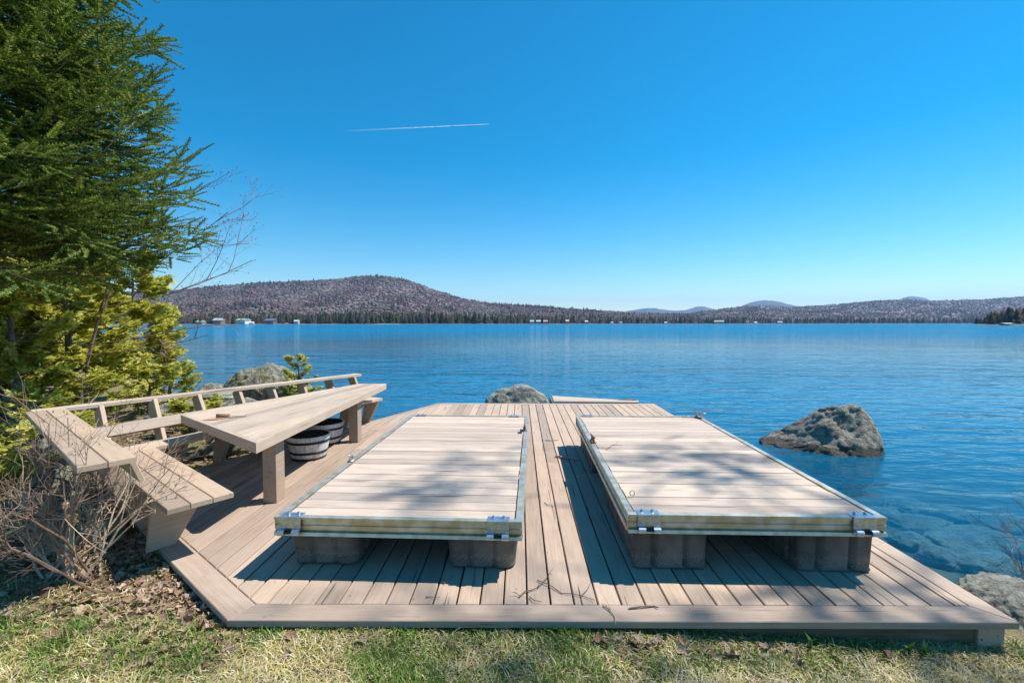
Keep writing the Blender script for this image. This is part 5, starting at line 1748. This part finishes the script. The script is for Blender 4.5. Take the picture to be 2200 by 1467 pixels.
twig('twig', [(1154, 1247), (1180, 1258), (1206, 1275), (1230, 1278), (1255, 1282), (1278, 1292)], ZD, 'longest forked twig between the docks near the front border', 0.0035, forks=[[(1250, 1280), (1264, 1268), (1270, 1257)]])
twig('twig', [(1138, 1283), (1147, 1292), (1164, 1293)], ZD, 'short bent twig beside the crooked dark twig', 0.0035)
twig('twig', [(1295, 1302), (1310, 1312), (1320, 1325), (1323, 1345)], ZD, 'pale forked twig hanging over the front border board', 0.0035, M_brush, forks=[[(1312, 1314), (1306, 1300), (1300, 1292)]])
twig('twig', [(1351, 1308), (1375, 1306), (1405, 1303), (1415, 1308)], ZD, 'thick dark stick lying on the front border board', 0.006)
twig('twig', [(1172, 946), (1186, 948), (1200, 945)], ZD, 'thin twig lying across the planks between the far ends of the docks', 0.006)
twig('twig', [(1170, 1080), (1178, 1087), (1190, 1088)], ZD, 'tiny twig on the planks right of the left dock', 0.003)
twig('twig', [(915, 1283), (930, 1285), (945, 1283)], ZD, 'tiny twig on the planks in front of the left dock', 0.003)
twig('twig', [(1303, 966), (1315, 958), (1336, 957)], DECK + HR - 0.007, 'thin curved twig lying on the right dock', 0.003, forks=[[(1315, 958), (1326, 954), (1330, 953)]])
twig('twig', [(945, 1236), (952, 1249), (957, 1255), (948, 1250)], ZD, 'hooked pale twig in the shadow of the left dock', 0.003, M_brush)
# scrap of wood on the deck in the right dock's shadow
p = at(1214, 984, ZD)
sw = tag(empty('wood_scrap', p), 'splintered scrap of wood on the deck left of the right dock', 'scrap')
MB().add(*prism([(-0.06, -0.02), (0.12, -0.05), (0.20, -0.02), (0.10, 0.02), (-0.04, 0.03)], 0.012, 0.022)).build('board', M_bare, sw, rot=(0.1, 0.08, -0.25))
MB().tube([(-0.12, 0.04, 0.012), (-0.02, 0.02, 0.012), (0.06, -0.05, 0.01)], [0.012, 0.014, 0.009], 6).build('stick', M_leafdead, sw)
# weeds at the deck edge
for i, (px, py) in enumerate([(1725, 1378), (1925, 1372), (1985, 1395)]):
    p = at(px, py, 0.37)
    z = ground_z(p.x, min(p.y, 2.5))
    w = tag(empty('weed', (p.x, min(p.y, 2.48), z)), ['small green weed at the deck front below the right dock', 'tallest green weed at the deck front near the corner post', 'green weed right beside the corner post'][i], 'plant', 'weeds at the deck front')
    for k in range(6):
        a = k * 1.05 + i
        h = 0.03 + 0.03 * (k % 3)
        v = [(0, 0, 0), (0.012 * math.cos(a + 1.2), 0.012 * math.sin(a + 1.2), h * 0.7), (0.035 * math.cos(a), 0.035 * math.sin(a), h), (0.012 * math.cos(a - 1.2), 0.012 * math.sin(a - 1.2), h * 0.7)]
        MB().add(v, [(0, 1, 2, 3)]).build('leaf', MATS.get('weed_leaf') or leafy('weed_leaf', (0.07, 0.15, 0.02), (0.10, 0.2, 0.03), (0.16, 0.26, 0.05), 0.3), w)

# ---- old plank walk behind the bench
pw = at(385, 930, 0.35)
wk = tag(empty('plank_walk', pw), 'short weathered plank walk lying among the rocks behind the bench', 'walkway')
for k in range(6):
    MB().box((0.0, 0.0, 0), (0.15, 0.62, 0.03), ch=0.004).build('plank', M_bare, wk, (k * 0.19 - 0.5, k * 0.02, 0.05), (0.05, 0.06, 0.25))
for s in (-1, 1):
    MB().box((0, s * 0.22, 0.0), (1.2, 0.05, 0.06)).build('stringer', M_under, wk, (0, 0, -0.005), (0, -0.02, 0.1))

# ------------------------------------------------------------------ contrail, haze
cA, cB = aty(735, 282, 26000), aty(1050, 267, 24000)
m, nt, b = new_mat('ice_trail')
out = nt.nodes['Material Output']
tcn = N(nt, 'ShaderNodeTexCoord')
sp = N(nt, 'ShaderNodeSeparateXYZ'); nt.links.new(tcn.outputs['Generated'], sp.inputs[0])
rp_ = ramp(nt, sp.outputs[0], [(0.0, (0, 0, 0)), (0.35, (0.16, 0.16, 0.16)), (0.75, (0.5, 0.5, 0.5)), (1.0, (0.75, 0.75, 0.75))])
tpn = N(nt, 'ShaderNodeBsdfTransparent'); dfn = N(nt, 'ShaderNodeBsdfDiffuse'); dfn.inputs['Color'].default_value = (0.9, 0.9, 0.9, 1)
trn = N(nt, 'ShaderNodeBsdfTranslucent'); trn.inputs['Color'].default_value = (0.9, 0.9, 0.9, 1)
m1 = N(nt, 'ShaderNodeMixShader'); nt.links.new(dfn.outputs[0], m1.inputs[1]); nt.links.new(trn.outputs[0], m1.inputs[2])
m2 = N(nt, 'ShaderNodeMixShader'); ctn = N(nt, 'ShaderNodeTexNoise'); ctn.inputs['Scale'].default_value = 0.004; nt.links.new(tcn.outputs['Object'], ctn.inputs['Vector'])
cmx = mixc(nt, 1.0, rp_.outputs[0], ramp(nt, ctn.outputs[0], [(0.3, (0.35, 0.35, 0.35)), (0.6, (1, 1, 1))]).outputs[0], 'MULTIPLY')
nt.links.new(cmx, m2.inputs[0]); nt.links.new(tpn.outputs[0], m2.inputs[1]); nt.links.new(m1.outputs[0], m2.inputs[2])
nt.links.new(m2.outputs[0], out.inputs['Surface'])
tv, tf = tube([cA.lerp(cB, t) - cA for t in np.linspace(0, 1, 12)], [44 - 34 * t for t in np.linspace(0, 1, 12)], 8)
tag(link('contrail', pymesh('contrail', tv, tf, True), m, None, cA), 'thin white jet trail high in the blue sky', 'contrail', kind='stuff')

HB = MB().box((0, 6500, 355), (26000, 13800, 720))
hz = HB.build('haze', None)
mh = bpy.data.materials.new('haze_air'); mh.use_nodes = True
nt = mh.node_tree; nt.nodes.clear()
pv = nt.nodes.new('ShaderNodeVolumePrincipled')
pv.inputs['Color'].default_value = (0.34, 0.62, 1.0, 1)
pv.inputs['Density'].default_value = 0.00006
pv.inputs['Anisotropy'].default_value = 0.2
oo = nt.nodes.new('ShaderNodeOutputMaterial')
nt.links.new(pv.outputs[0], oo.inputs['Volume'])
hz.data.materials.append(mh)
tag(hz, 'thin blue haze of air over the lake and hills', 'haze', kind='stuff')
